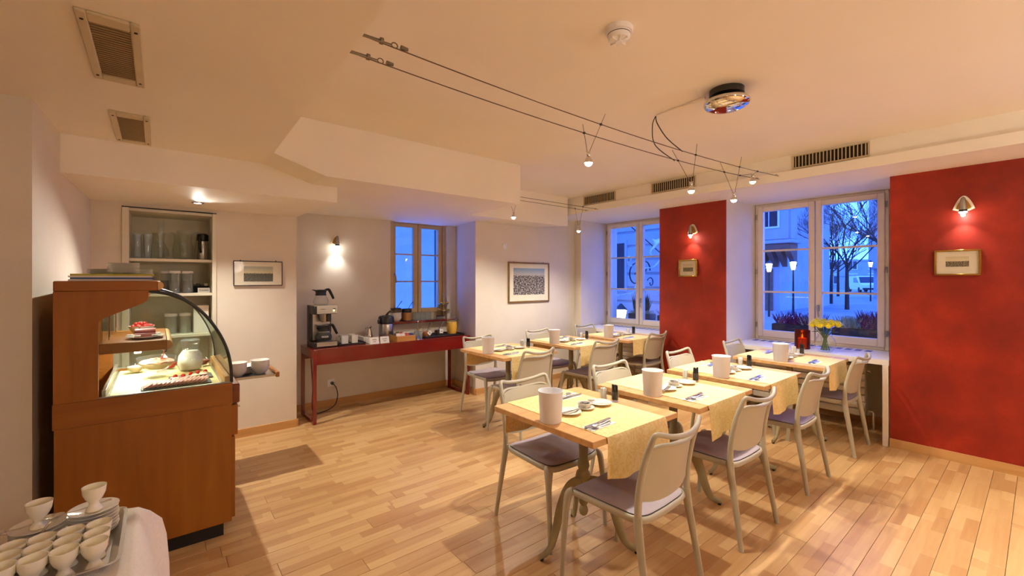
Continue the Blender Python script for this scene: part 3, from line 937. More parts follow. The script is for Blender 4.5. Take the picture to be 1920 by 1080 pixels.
def picture(loc, rz, w, h, pw, ph, pz, fw, fd, fm, pm, label, hooks=False):
    p = thing('framed_picture', label, 'picture', loc, rz, group='framed pictures')
    f = MB()
    a, b = w / 2, h / 2
    f.box(-a, a, -fd, 0, b - fw, b, 0.003); f.box(-a, a, -fd, 0, -b, -b + fw, 0.003)
    f.box(-a, -a + fw, -fd, 0, -b + fw, b - fw, 0.003); f.box(a - fw, a, -fd, 0, -b + fw, b - fw, 0.003)
    f.build('frame', fm, p)
    MB().box(-a + fw, a - fw, -fd * 0.5, -0.001, -b + fw, b - fw).build('mount', MATB, p)
    MB().box(-pw / 2, pw / 2, -fd * 0.5 - 0.0015, -fd * 0.5, pz - ph / 2, pz + ph / 2).build('print', pm, p)
    MB().box(-a + fw, a - fw, -fd * 0.62 - 0.0015, -fd * 0.62, -b + fw, b - fw).build('glazing', GLSP, p)
    if hooks:
        for s in (-1, 1):
            MB().box(s * w * 0.36 - 0.004, s * w * 0.36 + 0.004, -0.006, 0, b, b + 0.008).build('hook', fm, p)
picture((0.735, 4.68, 1.512), 0, 0.405, 0.232, 0.24, 0.14, -0.005, 0.007, 0.016, DARKF, PRIV, 'small dark-framed river view on the alcove wall', True)
picture((4.005, 4.53, 1.418), 0, 0.76, 0.555, 0.575, 0.365, 0.012, 0.022, 0.02, BRASSF, PTWN, 'large framed town view on the cream back wall', True)
picture((XR - 0.004, 2.69, 1.592), -PI / 2, 0.236, 0.208, 0.125, 0.09, 0.004, 0.016, 0.03, GOLD, PETC, 'small gilt-framed etching on the narrow red pier')
picture((XR - 0.004, 0.431, 1.588), -PI / 2, 0.262, 0.205, 0.13, 0.08, 0.008, 0.014, 0.03, GOLD, PETC, 'gilt-framed etching on the wide red pier')
# thermostat, socket
t = thing('wall_switch', 'small white control box on the wall left of the large picture', 'switch', (3.563, 4.53, 1.90))
MB().box(-0.028, 0.028, -0.022, 0, -0.036, 0.036, 0.004).build('housing', PLAST, t)
MB().box(-0.010, 0.010, -0.024, -0.021, 0.018, 0.024, 0.001).build('button', ALU, t)
t = thing('wall_socket', 'white wall socket with plug below the buffet table', 'socket', (1.545, 5.2, 0.262))
MB().box(-0.042, 0.042, -0.012, 0, -0.042, 0.042, 0.004).build('plate', PLAST, t)
MB().lathe([(0.018, 0), (0.018, 0.03), (0.008, 0.045)], 14).xf(Matrix.Rotation(PI / 2, 4, 'X')).build('plug', BLACK, t, loc=(0.01, -0.012, 0))
pc = MB().tube(catmull([(0.01, -0.055, 0), (0.04, -0.075, -0.05), (0.05, -0.09, -0.14), (0.0, -0.14, -0.225), (-0.13, -0.22, -0.25), (-0.26, -0.26, -0.22), (-0.27, -0.28, 0.05), (-0.265, -0.2, 0.35)], 8), 0.005, 6)
pc.build('power_cord', BLACK, t)
# ================================================================ CHAIRS
def make_chair():
    # local: back at y=0 side, front towards +y ; origin on floor under the rear legs' midpoint
    c = thing('dining_chair', 'chair', 'chair')
    for s in (-1, 1):
        # rear leg
        pts = catmull([(s * 0.226, -0.030, 0.0), (s * 0.215, 0.002, 0.2), (s * 0.205, 0.036, 0.40), (s * 0.203, 0.040, 0.455)], 5)
        MB().tube(pts, lerpl([0.0105, 0.0130, 0.0165, 0.0160], 5), 10, flat=1.25, up=(1, 0, 0)).build('leg', CHAIRF, c)
        pts = catmull([(s * 0.222, 0.455, 0.0), (s * 0.218, 0.442, 0.25), (s * 0.212, 0.425, 0.40), (s * 0.200, 0.40, 0.432)], 5)
        MB().tube(pts, lerpl([0.0105, 0.0135, 0.0170, 0.0155], 5), 10, flat=1.2, up=(1, 0, 0)).build('leg', CHAIRF, c)
    # back frame : posts and curved top rail in one loop
    post = [(-0.203, 0.040, 0.430), (-0.203, 0.036, 0.55), (-0.200, 0.012, 0.68), (-0.194, -0.018, 0.775), (-0.187, -0.030, 0.808)]
    rail = [(-0.165, -0.040, 0.812), (-0.10, -0.062, 0.795), (0.0, -0.074, 0.787)]
    half = post + rail
    full = half + [(-p[0], p[1], p[2]) for p in reversed(half[:-1])]
    pts = catmull(full, 4)
    nh = (len(half) - 1) * 4
    rad = [0.0160 - 0.0045 * min(1.0, min(q, 2 * nh - q) / (nh * 0.6)) for q in range(len(pts))]
    MB().tube(pts, rad, 10, flat=1.0).build('back_frame', CHAIRF, c)
    # lower rail (top edge of the panel)
    r2 = [(-0.197, -0.006, 0.742), (-0.15, -0.030, 0.760), (-0.08, -0.050, 0.756), (0, -0.058, 0.752), (0.08, -0.050, 0.756), (0.15, -0.030, 0.760), (0.197, -0.006, 0.742)]
    MB().tube(catmull(r2, 4), 0.0085, 8).build('handle_rail', CHAIRF, c)
    def back(u, v):
        x = (u - 0.5) * 2
        zt = 0.756 - 0.012 * (1 - abs(x)) ** 1.0 * 0 - 0.012 * (abs(x) ** 6)
        zb = 0.492 + 0.030 * abs(x) ** 3
        z = zb + (zt - zb) * v
        t = (z - 0.44) / 0.33
        yp = 0.040 - 0.002 * t - 0.055 * max(0, t - 0.25) ** 1.3
        bow = 0.050 * (1 - x * x) * (0.55 + 0.45 * v)
        return (x * (0.200 - 0.004 * t), yp - bow, z)
    MB().grid(back, 14, 10, 0.006).build('backrest', CHAIRB, c)
    # seat shell : rounded trapezoid with a rim, slightly dished
    def outline(k, n, sc=1.0, dz=0):
        a = 2 * PI * k / n
        ca, sa = math.cos(a), math.sin(a)
        e = 0.30
        px = math.copysign(abs(ca) ** e, ca); py = math.copysign(abs(sa) ** e, sa)
        wdt = 0.214 + 0.010 * (py)
        return (px * wdt * sc, 0.225 + py * 0.208 * sc)
    n = 40
    def zseat(x, y):
        return 0.446 - 0.010 * (1 - min(1, (x / 0.21) ** 2)) - 0.022 * max(0, (y - 0.36) / 0.08) ** 1.5 * (0.7 if y > 0.36 else 0)
    def shell(z_off, thick, sc0, name, m):
        vs = []; fs = []
        rings = [(0.97 * sc0, -thick), (1.0 * sc0, -thick * 0.5), (0.985 * sc0, -0.003), (0.95 * sc0, 0.0), (0.6 * sc0, 0.0), (0.25 * sc0, 0.0)]
        for (sc, dz) in rings:
            for k in range(n):
                x, y = outline(k, n, sc)
                vs.append((x, y, zseat(x, y) + z_off + dz))
        for j in range(len(rings) - 1):
            for k in range(n):
                k2 = (k + 1) % n
                fs.append((j * n + k, j * n + k2, (j + 1) * n + k2, (j + 1) * n + k))
        fs.append(tuple(range((len(rings) - 1) * n, len(rings) * n)))
        fs.append(tuple(reversed(range(n))))
        MB().add(vs, fs).build(name, m, c, angle=60)
    shell(0.0, 0.030, 1.0, 'seat', CHAIRF)
    shell(0.0025, 0.004, 0.950, 'pad_piping', BLACK)
    shell(0.0085, 0.008, 0.935, 'seat_pad', CHAIRP)
    return c
chair0 = make_chair()
chair_used = [False]
def place_chair(x, y, facing, label, jitter=0.0):
    rz = (0 if facing > 0 else PI) + jitter
    if not chair_used[0]:
        chair_used[0] = True
        o = chair0; o.location = (x, y, 0); o.rotation_euler = (0, 0, rz); o['label'] = label
        o['group'] = 'grey dining chairs'
        return o
    return dup(chair0, None, (x, y, 0), rz, label, 'grey dining chairs')
TN = {'R1': 'table nearest the camera', 'R2': 'second front-row table', 'R3': 'third front-row table', 'R4': 'front-row table at the right window',
      'L1': 'back-row table nearest the buffet', 'L2': 'middle back-row table', 'L3': 'back-row table at the left window'}
near = {'R1': (1.765, 1.04, 0.02), 'R2': (2.635, 1.04, -0.03), 'R3': (3.61, 1.03, 0.0), 'R4': (4.62, 1.00, 0.0), 'L1': (2.70, 2.94, 0.04), 'L2': (3.69, 2.95, 0.0), 'L3': (4.70, 2.98, 0.05)}
far = {'R1': (1.84, 2.10, -0.02), 'R2': (2.67, 2.06, -0.02), 'R3': (3.66, 2.065, 0.0), 'R4': (4.70, 2.05, 0.0), 'L1': (2.81, 4.03, 0.0), 'L2': (3.775, 4.075, 0.0), 'L3': (4.70, 4.10, 0.0)}
for k in TN:
    x, y, j = near[k]
    place_chair(x, y, 1, 'grey chair seen from behind at the ' + TN[k], j)
    x, y, j = far[k]
    place_chair(x, y, -1, 'grey chair facing us at the ' + TN[k], j)
# ================================================================ TABLES
def make_table(wx, wy):
    t = thing('bistro_table', 'table', 'table')
    MB().box(-wx / 2, wx / 2, -wy / 2, wy / 2, 0.710, 0.740, 0.003).build('tabletop', BEECH, t)
    MB().box(-0.17, 0.17, -0.03, 0.03, 0.700, 0.710).box(-0.03, 0.03, -0.17, 0.17, 0.700, 0.7099).build('top_bracket', IRON, t)
    pr = [(0.006, 0.155), (0.020, 0.165), (0.026, 0.185), (0.020, 0.205), (0.012, 0.212), (0.022, 0.222), (0.027, 0.235), (0.027, 0.36), (0.036, 0.37), (0.038, 0.385), (0.030, 0.40),
          (0.026, 0.41), (0.034, 0.43), (0.030, 0.45), (0.024, 0.47), (0.027, 0.56), (0.026, 0.66), (0.034, 0.68), (0.034, 0.70)]
    MB().lathe(pr, 20).build('column', IRON, t)
    for a in (172, 303, 55):
        a = math.radians(a)
        d = Vector((math.cos(a), math.sin(a), 0))
        prof = [(0.022, 0.335), (0.075, 0.345), (0.125, 0.305), (0.165, 0.215), (0.195, 0.115), (0.225, 0.050), (0.262, 0.026), (0.295, 0.022)]
        pts = catmull([d * r + Vector((0, 0, z)) for r, z in prof], 4)
        leg = MB().tube(pts, lerpl([0.036, 0.034, 0.032, 0.029, 0.025, 0.021, 0.019, 0.015], 4), 10, flat=0.55, up=(0, 0, 1))
        lg = leg.build('leg', IRON, t)
        MB().lathe([(0.010, 0.0), (0.012, 0.012)], 10, tuple(d * 0.28)).build('glide', BLACK, lg)
    return t
tab0 = make_table(0.69, 0.72)
TC = {'R1': (1.815, 1.60), 'R2': (2.655, 1.555), 'R3': (3.475, 1.53), 'R4': (4.505, 1.475), 'L1': (2.76, 3.44), 'L2': (3.725, 3.475), 'L3': (4.585, 3.42)}
first = True
for k, (x, y) in TC.items():
    lb = 'beech-topped bistro table on a cast pedestal, ' + TN[k]
    if first:
        tab0.location = (x, y, 0); tab0['label'] = lb; tab0['group'] = 'bistro tables'; first = False
    else:
        dup(tab0, None, (x, y, 0), 0, lb, 'bistro tables')
# ---- runners : draped strip along Y
def runner_mesh(seed, wy=0.72, wd=0.475, d0=0.19, d1=0.185):
    rnd = random.Random(seed)
    ph = [rnd.uniform(0, 6.28) for _ in range(4)]
    hy = wy / 2 + 0.004
    prof = []
    n0 = 10
    for i in range(n0 + 1):
        q = i / n0
        prof.append((-hy - 0.004, -d0 * (1 - q), 1 - q))
    prof[-1] = (-hy + 0.003, 0.0, 0.0)
    for i in range(1, 12): prof.append((-hy + 0.003 + (2 * hy - 0.006) * i / 12, 0.0, 0.0))
    prof.append((hy - 0.003, 0.0, 0.0))
    for i in range(1, n0 + 1):
        q = i / n0
        prof.append((hy + 0.004, -d1 * q, q))
    k = len(prof) - 1
    def fn(u, v):
        y, z, h = prof[min(k, round(v * k))]
        x = (u - 0.5) * wd * (1 + 0.02 * h)
        sgn = -1 if y < 0 else 1
        w = h * 0.020 * (0.7 + math.sin(u * 9 + ph[0] + (0 if sgn < 0 else ph[1])) * 0.6 + 0.3 * math.sin(u * 17 + ph[2]))
        zz = z - (0.012 * math.sin(u * 5 + ph[3]) * h)
        return (x, y + sgn * abs(w), 0.7425 + zz)
    return MB().grid(fn, 24, k, 0.0016)
NEARD = {'R1': (0.19, 0.185), 'R2': (0.195, 0.18), 'R3': (0.20, 0.17), 'R4': (0.19, 0.17), 'L1': (0.20, 0.18), 'L2': (0.19, 0.16), 'L3': (0.19, 0.16)}
for i, (k, (x, y)) in enumerate(TC.items()):
    o = runner_mesh(20 + i, 0.72, 0.475, *NEARD[k]).build('table_runner', RUNN, loc=(x - 0.015, y, 0), angle=60)
    tag(o, 'yellow damask runner hanging over both ends of the ' + TN[k], 'table runner', 'yellow damask runners')
# ================================================================ TABLE SETTINGS
ZT = 0.7428
def make_pot():
    t = thing('table_bin', 'x', 'table bin')
    MB().lathe([(0.052, 0.0), (0.054, 0.003), (0.0615, 0.148), (0.064, 0.152), (0.0645, 0.155), (0.062, 0.155), (0.060, 0.148), (0.052, 0.006), (1e-4, 0.005)], 36, cap1=False).build('bucket', PLAST, t)
    return t
def make_plate(name, r, knife=False):
    t = thing(name, 'x', 'plate')
    MB().lathe([(r * 0.55, 0.0), (r * 0.6, 0.002), (r * 0.98, 0.013), (r, 0.0155), (r * 0.97, 0.0155), (r * 0.62, 0.0065), (1e-4, 0.006)], 36, cap1=False).build('dish', CREAMP, t)
    return t
def make_fork():
    t = thing('fork', 'x', 'fork')
    m = MB().tube([(-0.095, 0, 0.004), (-0.02, 0, 0.003), (0.03, 0, 0.006), (0.045, 0, 0.007)], [0.006, 0.004, 0.003, 0.008], 8, flat=0.35, up=(0, 1, 0))
    for q in (-0.0085, -0.003, 0.003, 0.0085):
        m.tube([(0.042, q * 0.8, 0.007), (0.06, q, 0.004), (0.095, q, 0.007)], [0.0022, 0.002, 0.0012], 6)
    m.build('fork_body', CUTL, t)
    return t
def make_knife():
    t = thing('table_knife', 'x', 'knife')
    MB().tube([(-0.10, 0, 0.004), (-0.01, 0, 0.0045), (0.0, 0, 0.004)], [0.0075, 0.0065, 0.005], 8, flat=0.6, up=(0, 1, 0)).build('handle', CUTL, t)
    MB().prism([(0.0, -0.006), (0.095, -0.009), (0.11, 0.003), (0.10, 0.008), (0.0, 0.007)], 0.003, 0.0045).build('blade', CUTL, t)
    return t
def make_spoon(sc=1.0):
    t = thing('teaspoon', 'x', 'spoon')
    m = MB().tube([(-0.07 * sc, 0, 0.004), (0.0, 0, 0.003), (0.03 * sc, 0, 0.007)], [0.005, 0.003, 0.003], 8, flat=0.4, up=(0, 1, 0))
    m.build('handle', CUTL, t)
    MB().lathe([(1e-4, -0.004), (0.008, -0.003), (0.0135, 0.002), (0.014, 0.004), (0.012, 0.003), (1e-4, -0.0015)], 18, (0.046 * sc, 0, 0.0065), cap0=False, cap1=False, sx=1.5).build('bowl', CUTL, t)
    return t
def make_napkin():
    t = thing('paper_napkin', 'x', 'napkin')
    def fn(u, v):
        return ((u - 0.5) * 0.185, (v - 0.5) * 0.072, 0.0016 + 0.0016 * math.sin(u * 7) * math.sin(v * 5 + 1) ** 2)
    MB().grid(fn, 8, 4, 0.001).build('upper_ply', PAPER, t)
    MB().box(-0.0925, 0.0925, -0.036, 0.036, 0.0, 0.0008).build('lower_ply', PAPER, t)
    return t
DARKB = mat('dark_jam_foil', (40, 36, 34), (150, 140, 130), rough=0.35, scale=(60, 60, 60))
def make_jam():
    t = thing('butter_dish', 'x', 'dish')
    MB().lathe([(0.030, 0.0), (0.034, 0.002), (0.052, 0.009), (0.054, 0.011), (0.050, 0.011), (1e-4, 0.006)], 32, cap1=False).build('saucer', CREAMP, t)
    MB().lathe([(0.024, 0.007), (0.036, 0.020), (0.038, 0.034), (0.035, 0.034), (0.028, 0.016), (1e-4, 0.012)], 28, cap0=False, cap1=False).build('bowl', WHITE, t)
    rnd = random.Random(3)
    for k in range(9):
        a = k * 2.399; r = 0.007 * math.sqrt(k)
        m = MB().box(-0.009, 0.009, -0.007, 0.007, 0, 0.008, 0.002)
        m.xf(Matrix.Translation((r * math.cos(a), r * math.sin(a), 0.024 + 0.003 * (k % 3))) @ Matrix.Rotation(rnd.uniform(0, 3), 4, 'Z') @ Matrix.Rotation(rnd.uniform(-.3, .3), 4, 'X'))
        m.build('portion_pack', DARKB if k % 3 else CHROME, t)
    return t
def tumbler(t, r, h, m=None):
    MB().lathe([(r * 0.80, 0.0), (r * 0.82, 0.002), (r, h), (r * 0.96, h), (r * 0.76, 0.008), (1e-4, 0.007)], 24, cap1=False).build('tumbler', m or GLS, t)
def make_sugar():
    t = thing('sugar_glass', 'x', 'glass')
    tumbler(t, 0.026, 0.062)
    rnd = random.Random(5)
    for k in range(7):
        x, y = rnd.uniform(-.010, .010), rnd.uniform(-.010, .010)
        m = MB().box(-0.009, 0.009, -0.002, 0.002, 0.009, 0.072, 0.001)
        m.xf(Matrix.Translation((x, y, 0)) @ Matrix.Rotation(rnd.uniform(0, 3), 4, 'Z'))
        m.build('sugar_sachet', PAPER, t)
    return t
def make_sticks():
    t = thing('sachet_glass', 'x', 'glass')
    tumbler(t, 0.026, 0.062)
    rnd = random.Random(9)
    for k in range(8):
        a = k * 0.785 + rnd.uniform(-.2, .2)
        m = MB().box(-0.007, 0.007, -0.0016, 0.0016, 0.010, 0.098 + rnd.uniform(-.006, .006), 0.0008)
        m.xf(Matrix.Translation((0.011 * math.cos(a), 0.011 * math.sin(a), 0)) @ Matrix.Rotation(a + rnd.uniform(-.5, .5), 4, 'Z') @ Matrix.Rotation(rnd.uniform(-.06, .06), 4, 'X'))
        m.build('black_sachet', BLACKM, t)
    return t
PROTO = {}
def put(kind, maker, x, y, z, rz, label, group):
    if kind not in PROTO:
        o = maker(); PROTO[kind] = o
        o.location = (x, y, z); o.rotation_euler = (0, 0, rz); o['label'] = label; o['group'] = group
        return o
    return dup(PROTO[kind], None, (x, y, z), rz, label, group)
for i, (k, (cx, cy)) in enumerate(TC.items()):
    rnd = random.Random(50 + i)
    j = lambda s=0.01: rnd.uniform(-s, s)
    on = 'on the ' + TN[k]
    put('pot', make_pot, cx - 0.285 + j(.008), cy - 0.03 + j(), ZT if False else 0.7402, j(1), 'white plastic table bin ' + on, 'white table bins')
    put('plate', lambda: make_plate('side_plate', 0.068), cx - 0.125 + j(), cy - 0.01 + j(), ZT, j(1), 'cream side plate beside the bin ' + on, 'side plates with knives')
    put('bknife', make_knife, cx - 0.118, cy - 0.028, ZT + 0.013, 0.15 + j(.2), 'small knife lying across the side plate ' + on, 'knives on plates')
    put('jam', make_jam, cx + 0.005 + j(.006), cy - 0.008 + j(.006), ZT, j(2), 'small bowl of dark portion packs ' + on, 'portion bowls')
    put('plate', None, cx + 0.135 + j(.006), cy - 0.012 + j(), ZT, j(2), 'cream plate with spoons, beside the glasses ' + on, 'plates with spoons')
    put('spoon', make_spoon, cx + 0.13, cy - 0.005, ZT + 0.012, 2.4 + j(.4), 'teaspoon on the plate beside the glasses ' + on, 'spoons on plates')
    put('sugar', make_sugar, cx + 0.222 + j(.004), cy + 0.038, ZT, j(2), 'small glass of white sugar sachets ' + on, 'sugar glasses')
    put('sticks', make_sticks, cx + 0.252 + j(.004), cy - 0.020, 0.7402, j(2), 'small glass of black sachets ' + on, 'black sachet glasses')
    # two places : near edge (-Y) and far edge (+Y)
    for side, yy, xo, word in ((-1, cy - 0.235, cx - 0.155, 'camera side'), (1, cy + 0.215, cx + 0.09, 'far side')):
        put('napkin', make_napkin, xo + j(), yy + j(.006), ZT, (0.0 if side < 0 else PI) + j(.06), 'folded white napkin, %s of the ' % word + TN[k], 'paper napkins')
        r0 = (PI if side < 0 else 0)
        put('knife', make_knife, xo + 0.012, yy - 0.016 * side, ZT + 0.004, r0 + 0.02 + j(.05) + PI * 0, 'table knife on the napkin, %s of the ' % word + TN[k], 'table knives')
        put('fork', make_fork, xo + 0.004, yy + 0.003 * side, ZT + 0.005, r0 + 0.10 + j(.05), 'fork on the napkin, %s of the ' % word + TN[k], 'forks')
        put('spoon', make_spoon, xo - 0.005, yy + 0.020 * side, ZT + 0.005, r0 - 0.06 + j(.1), 'teaspoon on the napkin, %s of the ' % word + TN[k], 'teaspoons')
# ---- candle and flowers on the right window sill
c = thing('candle_holder', 'amber glass candle holder with a burning candle on the right window sill', 'candle', (5.10, 1.555, 0.7506))
MB().lathe([(0.066, 0), (0.068, 0.002), (0.068, 0.190), (0.065, 0.190), (0.065, 0.006), (1e-4, 0.005)], 28, cap1=False).build('glass_cylinder', GLSA, c)
MB().lathe([(0.038, 0.006), (0.040, 0.105), (0.030, 0.110), (0.012, 0.104), (1e-4, 0.102)], 24, cap1=False).build('candle', mat('candle_wax', (240, 196, 150), (236, 188, 140), rough=0.5, sub=0.3, emit=(255, 170, 100), estr=0.8), c)
MB().lathe([(1e-4, 0.104), (0.008, 0.118), (0.005, 0.134), (1e-4, 0.152)], 12).build('flame', emitter('candle_flame', (255, 200, 120), 25), c)
light_point('candle_light', (0, 0, 0.16), 0.5, (1.0, 0.55, 0.22), 0.012, c)
c = thing('flower_vase', 'round glass vase of yellow chrysanthemums on the right window sill', 'vase', (5.045, 1.345, 0.7506))
MB().lathe([(0.045, 0), (0.052, 0.003), (0.084, 0.045), (0.090, 0.08), (0.078, 0.125), (0.056, 0.150), (0.064, 0.172), (0.062, 0.172), (0.053, 0.150), (0.075, 0.123), (0.087, 0.08), (0.081, 0.045), (1e-4, 0.008)], 30, cap1=False).build('vase', GLS, c)
YEL = mat('chrysanthemum_yellow', (250, 236, 60), (246, 226, 40), rough=0.6, scale=(40, 40, 40))
GRN = mat('stem_green', (70, 104, 40), (54, 86, 32), rough=0.6)
rnd = random.Random(4)
for k in range(19):
    a = k * 2.399; r = 0.0285 * math.sqrt(k)
    bx, by, bz = r * math.cos(a), r * math.sin(a), 0.285 - 2.2 * r * r + rnd.uniform(-.010, .010)
    st = MB().tube(catmull([(bx * .35, by * .35, 0.015), (bx * .12, by * .12, 0.13), (bx * .6, by * .6, 0.20), (bx, by, bz)], 3), 0.003, 5)
    stem = st.build('stem', GRN, c)
    if k % 2 == 0:
        lf = MB()
        for q in range(3):
            aa = a + q * 2.1
            d = Vector((math.cos(aa), math.sin(aa), 0)); o = Vector((bx * .6, by * .6, 0.19 + 0.014 * q)); s_ = Vector((-d.y, d.x, 0)) * 0.013
            lf.add([o, o + d * 0.03 + s_ + Vector((0, 0, .006)), o + d * 0.06, o + d * 0.03 - s_ + Vector((0, 0, .006))], [(0, 1, 2, 3)])
        lf.build('leaf', GRN, stem, recalc=False)
    h = MB()
    for ring, (rr, zz, nn) in enumerate(((0.048, 0.0, 20), (0.040, 0.009, 17), (0.028, 0.016, 13), (0.014, 0.021, 8))):
        for q in range(nn):
            aa = 2 * PI * q / nn + ring * 0.3
            d = Vector((math.cos(aa), math.sin(aa), 0)); s_ = Vector((-d.y, d.x, 0)) * 0.0056
            o = Vector((bx, by, bz + zz - 0.004)); tip = o + d * rr + Vector((0, 0, 0.004 + ring * 0.005)); mid = o + d * rr * 0.6 + Vector((0, 0, 0.012 + ring * 0.004))
            h.add([o, mid - s_, tip, mid + s_], [(0, 1, 2, 3)])
    h.ball((bx, by, bz + 0.002), 0.024, 10, 6)
    h.build('blossom', YEL, c, recalc=False)
# ================================================================ DISPLAY COUNTER
dc = thing('display_counter', 'cherry-wood food display counter with a curved glass front', 'display counter', (0, 2.92, 0))
CURVE = [(-0.037, 1.392), (0.005, 1.385), (0.05, 1.372), (0.123, 1.334), (0.198, 1.262), (0.26, 1.164), (0.303, 1.058), (0.322, 0.957), (0.326, 0.868)]
CV = [(p.x, p.y) for p in catmull([(a, b, 0) for a, b in CURVE], 4)]
PAN = [(-0.379, 0.866), (-0.226, 0.866), (-0.226, 1.225), (-0.222, 1.245), (-0.205, 1.262), (-0.060, 1.330), (-0.042, 1.345), (-0.038, 1.362), (-0.036, 1.395), (-0.379, 1.395)]
for y0 in (0.0, 0.90):
    MB().prism(PAN, y0, y0 + 0.03, axis='y').build('end_panel', CASEW, dc)
    MB().box(-0.382, 0.330, y0 - (0.004 if y0 == 0 else 0), y0 + 0.03, 0.745, 0.866, 0.002).build('end_band', CASEH, dc)
    MB().box(-0.376, 0.326, y0, y0 + 0.03, 0.08, 0.745).build('end_lower_panel', CASEW, dc)
    gp = [(-0.226, 0.868), (-0.226, 1.225), (-0.205, 1.262), (-0.060, 1.330), (-0.038, 1.362)] + CV
    MB().prism(gp, y0 + 0.012, y0 + 0.016, axis='y').build('end_glass', GLSC, dc)
    MB().tube([(x, y0 + 0.010, z) for x, z in CV], 0.0055, 8, flat=1.5, up=(0, 1, 0)).build('edge_seal', BLACK, dc)
    MB().box(-0.226, 0.326, y0 + 0.006, y0 + 0.02, 0.8665, 0.8725, 0.001).build('glass_channel', ALU, dc)
MB().box(-0.379, -0.350, 0.03, 0.90, 0.08, 1.395).build('rear_panel', CASEW, dc)
MB().box(-0.379, 0.0, -0.002, 0.932, 1.395, 1.445, 0.004).build('top_board', CASEH, dc)
MB().prism([(0.0002, 1.397), (0.010, 1.3985), (0.019, 1.405), (0.024, 1.415), (0.024, 1.425), (0.019, 1.435), (0.010, 1.4415), (0.0002, 1.443)], -0.002, 0.932, axis='y').build('top_nosing', BEECH, dc, 'paler rounded front edge of the top')
def cg(u, v):
    k = u * (len(CV) - 1); i = min(int(k), len(CV) - 2); f = k - i
    return (CV[i][0] + (CV[i + 1][0] - CV[i][0]) * f, 0.016 + v * 0.896, CV[i][1] + (CV[i + 1][1] - CV[i][1]) * f)
MB().grid(cg, 34, 1, 0.004).build('curved_glass', GLSC, dc)
MB().box(0.326, 0.358, 0.02, 0.92, 0.56, 0.735, 0.003).build('drawer_front', CASEW, dc)
MB().box(0.326, 0.345, 0.02, 0.465, 0.09, 0.55, 0.003).build('door', CASEW, dc)
MB().box(0.326, 0.345, 0.475, 0.92, 0.09, 0.55, 0.003).build('door', CASEW, dc)
k = MB().tube([(0.357, 0.05, 0.715), (0.368, 0.05, 0.715)], 0.006, 10)
k.box(0.368, 0.371, 0.038, 0.062, 0.710, 0.720, 0.001)
k.build('lock_key', CHROME, dc)
MB().box(0.326, 0.366, 0.006, 0.93, 0.745, 0.855, 0.006).build('front_rail', wood('case_rail_dark', (104, 52, 18), (118, 60, 22), (128, 68, 28), 'y', 0.35, 14), dc, 'darker wooden rail along the glass')
MB().box(-0.34, 0.29, 0.03, 0.90, 0.0, 0.08).build('plinth', BLACKM, dc)
WELL = mat('cold_well_steel', (206, 204, 190), (192, 190, 176), rough=0.25, metal=0.7)
MB().box(-0.226, 0.32, 0.03, 0.90, 0.845, 0.853).build('cold_deck', WELL, dc)
w = MB().box(-0.216, -0.20, 0.03, 0.90, 0.853, 0.900, 0.002)
w.build('deck_rim', WELL, dc)
MB().box(0.295, 0.32, 0.03, 0.90, 0.853, 0.900, 0.002).build('deck_rim', BEECH, dc, 'pale wooden inner rim')
LINY = mat('deck_liner', (238, 224, 158), (226, 208, 136), rough=0.7, scale=(18, 18, 18))
MB().box(-0.19, 0.28, 0.04, 0.88, 0.853, 0.857).build('deck_liner', LINY, dc, 'pale yellow patterned liner')
MB().box(-0.235, 0.040, 0.14, 0.89, 1.066, 1.120, 0.004).build('shelf', CASEH, dc)
MB().prism([(0.0402, 1.068), (0.050, 1.0695), (0.059, 1.076), (0.064, 1.087), (0.064, 1.099), (0.059, 1.110), (0.050, 1.1165), (0.0402, 1.118)], 0.14, 0.89, axis='y').build('shelf_nosing', BEECH, dc)
MB().box(-0.225, -0.220, 0.14, 0.89, 1.12, 1.30).build('rear_slide_glass', GLSC, dc)
for y in (0.30, 0.78):
    MB().tube([(-0.205, y, 1.12), (-0.205, y, 1.395)], 0.004, 8).build('shelf_post', CHROME, dc)
MB().box(-0.10, -0.07, 0.18, 0.86, 1.052, 1.066, 0.003).build('light_strip', emitter('case_strip_glow', (255, 246, 220), 9), dc)
def area(name, loc, sx, sy, power, col, parent):
    d = bpy.data.lights.new(name, 'AREA'); d.shape = 'RECTANGLE'; d.size = sx; d.size_y = sy; d.energy = power; d.color = col
    o = bpy.data.objects.new(name, d); o.location = loc; o.parent = parent; COL.objects.link(o); return o
area('case_lamp', (-0.085, 0.52, 1.049), 0.03, 0.62, 5.0, (1, 0.95, 0.82), dc)
area('case_lamp_top', (-0.10, 0.52, 1.392), 0.03, 0.62, 2.5, (1, 0.95, 0.82), dc)
# ---- food in the counter
Y0 = 2.92
def disc_bowl(t, r, h, m, name='bowl', n=30):
    MB().lathe([(r * 0.45, 0), (r * 0.5, 0.003), (r * 0.85, h * 0.55), (r, h), (r * 0.96, h), (r * 0.80, h * 0.55), (r * 0.42, 0.008), (1e-4, 0.007)], n, cap1=False).build(name, m, t)
TOM = mat('tomato_red', (200, 40, 26), (180, 28, 18), rough=0.25)
CRM = mat('cream_food', (244, 228, 190), (236, 216, 172), rough=0.5)
PNK = mat('pink_fruit_cream', (196, 78, 58), (236, 160, 130), rough=0.4, scale=(40, 40, 40))
HAM = mat('sliced_ham', (216, 150, 140), (236, 190, 176), rough=0.4, scale=(50, 50, 50))
SAL = mat('sliced_salami', (150, 62, 62), (176, 92, 88), rough=0.4, scale=(80, 80, 80))
SLATE = mat('slate_board', (66, 66, 68), (52, 52, 55), rough=0.6, scale=(20, 20, 20))
t = thing('tomato_bowl', 'white bowl of cherry tomatoes on the upper shelf of the display counter', 'bowl', (-0.075, Y0 + 0.50, 1.121))
disc_bowl(t, 0.062, 0.055, WHITE)
rnd = random.Random(2)
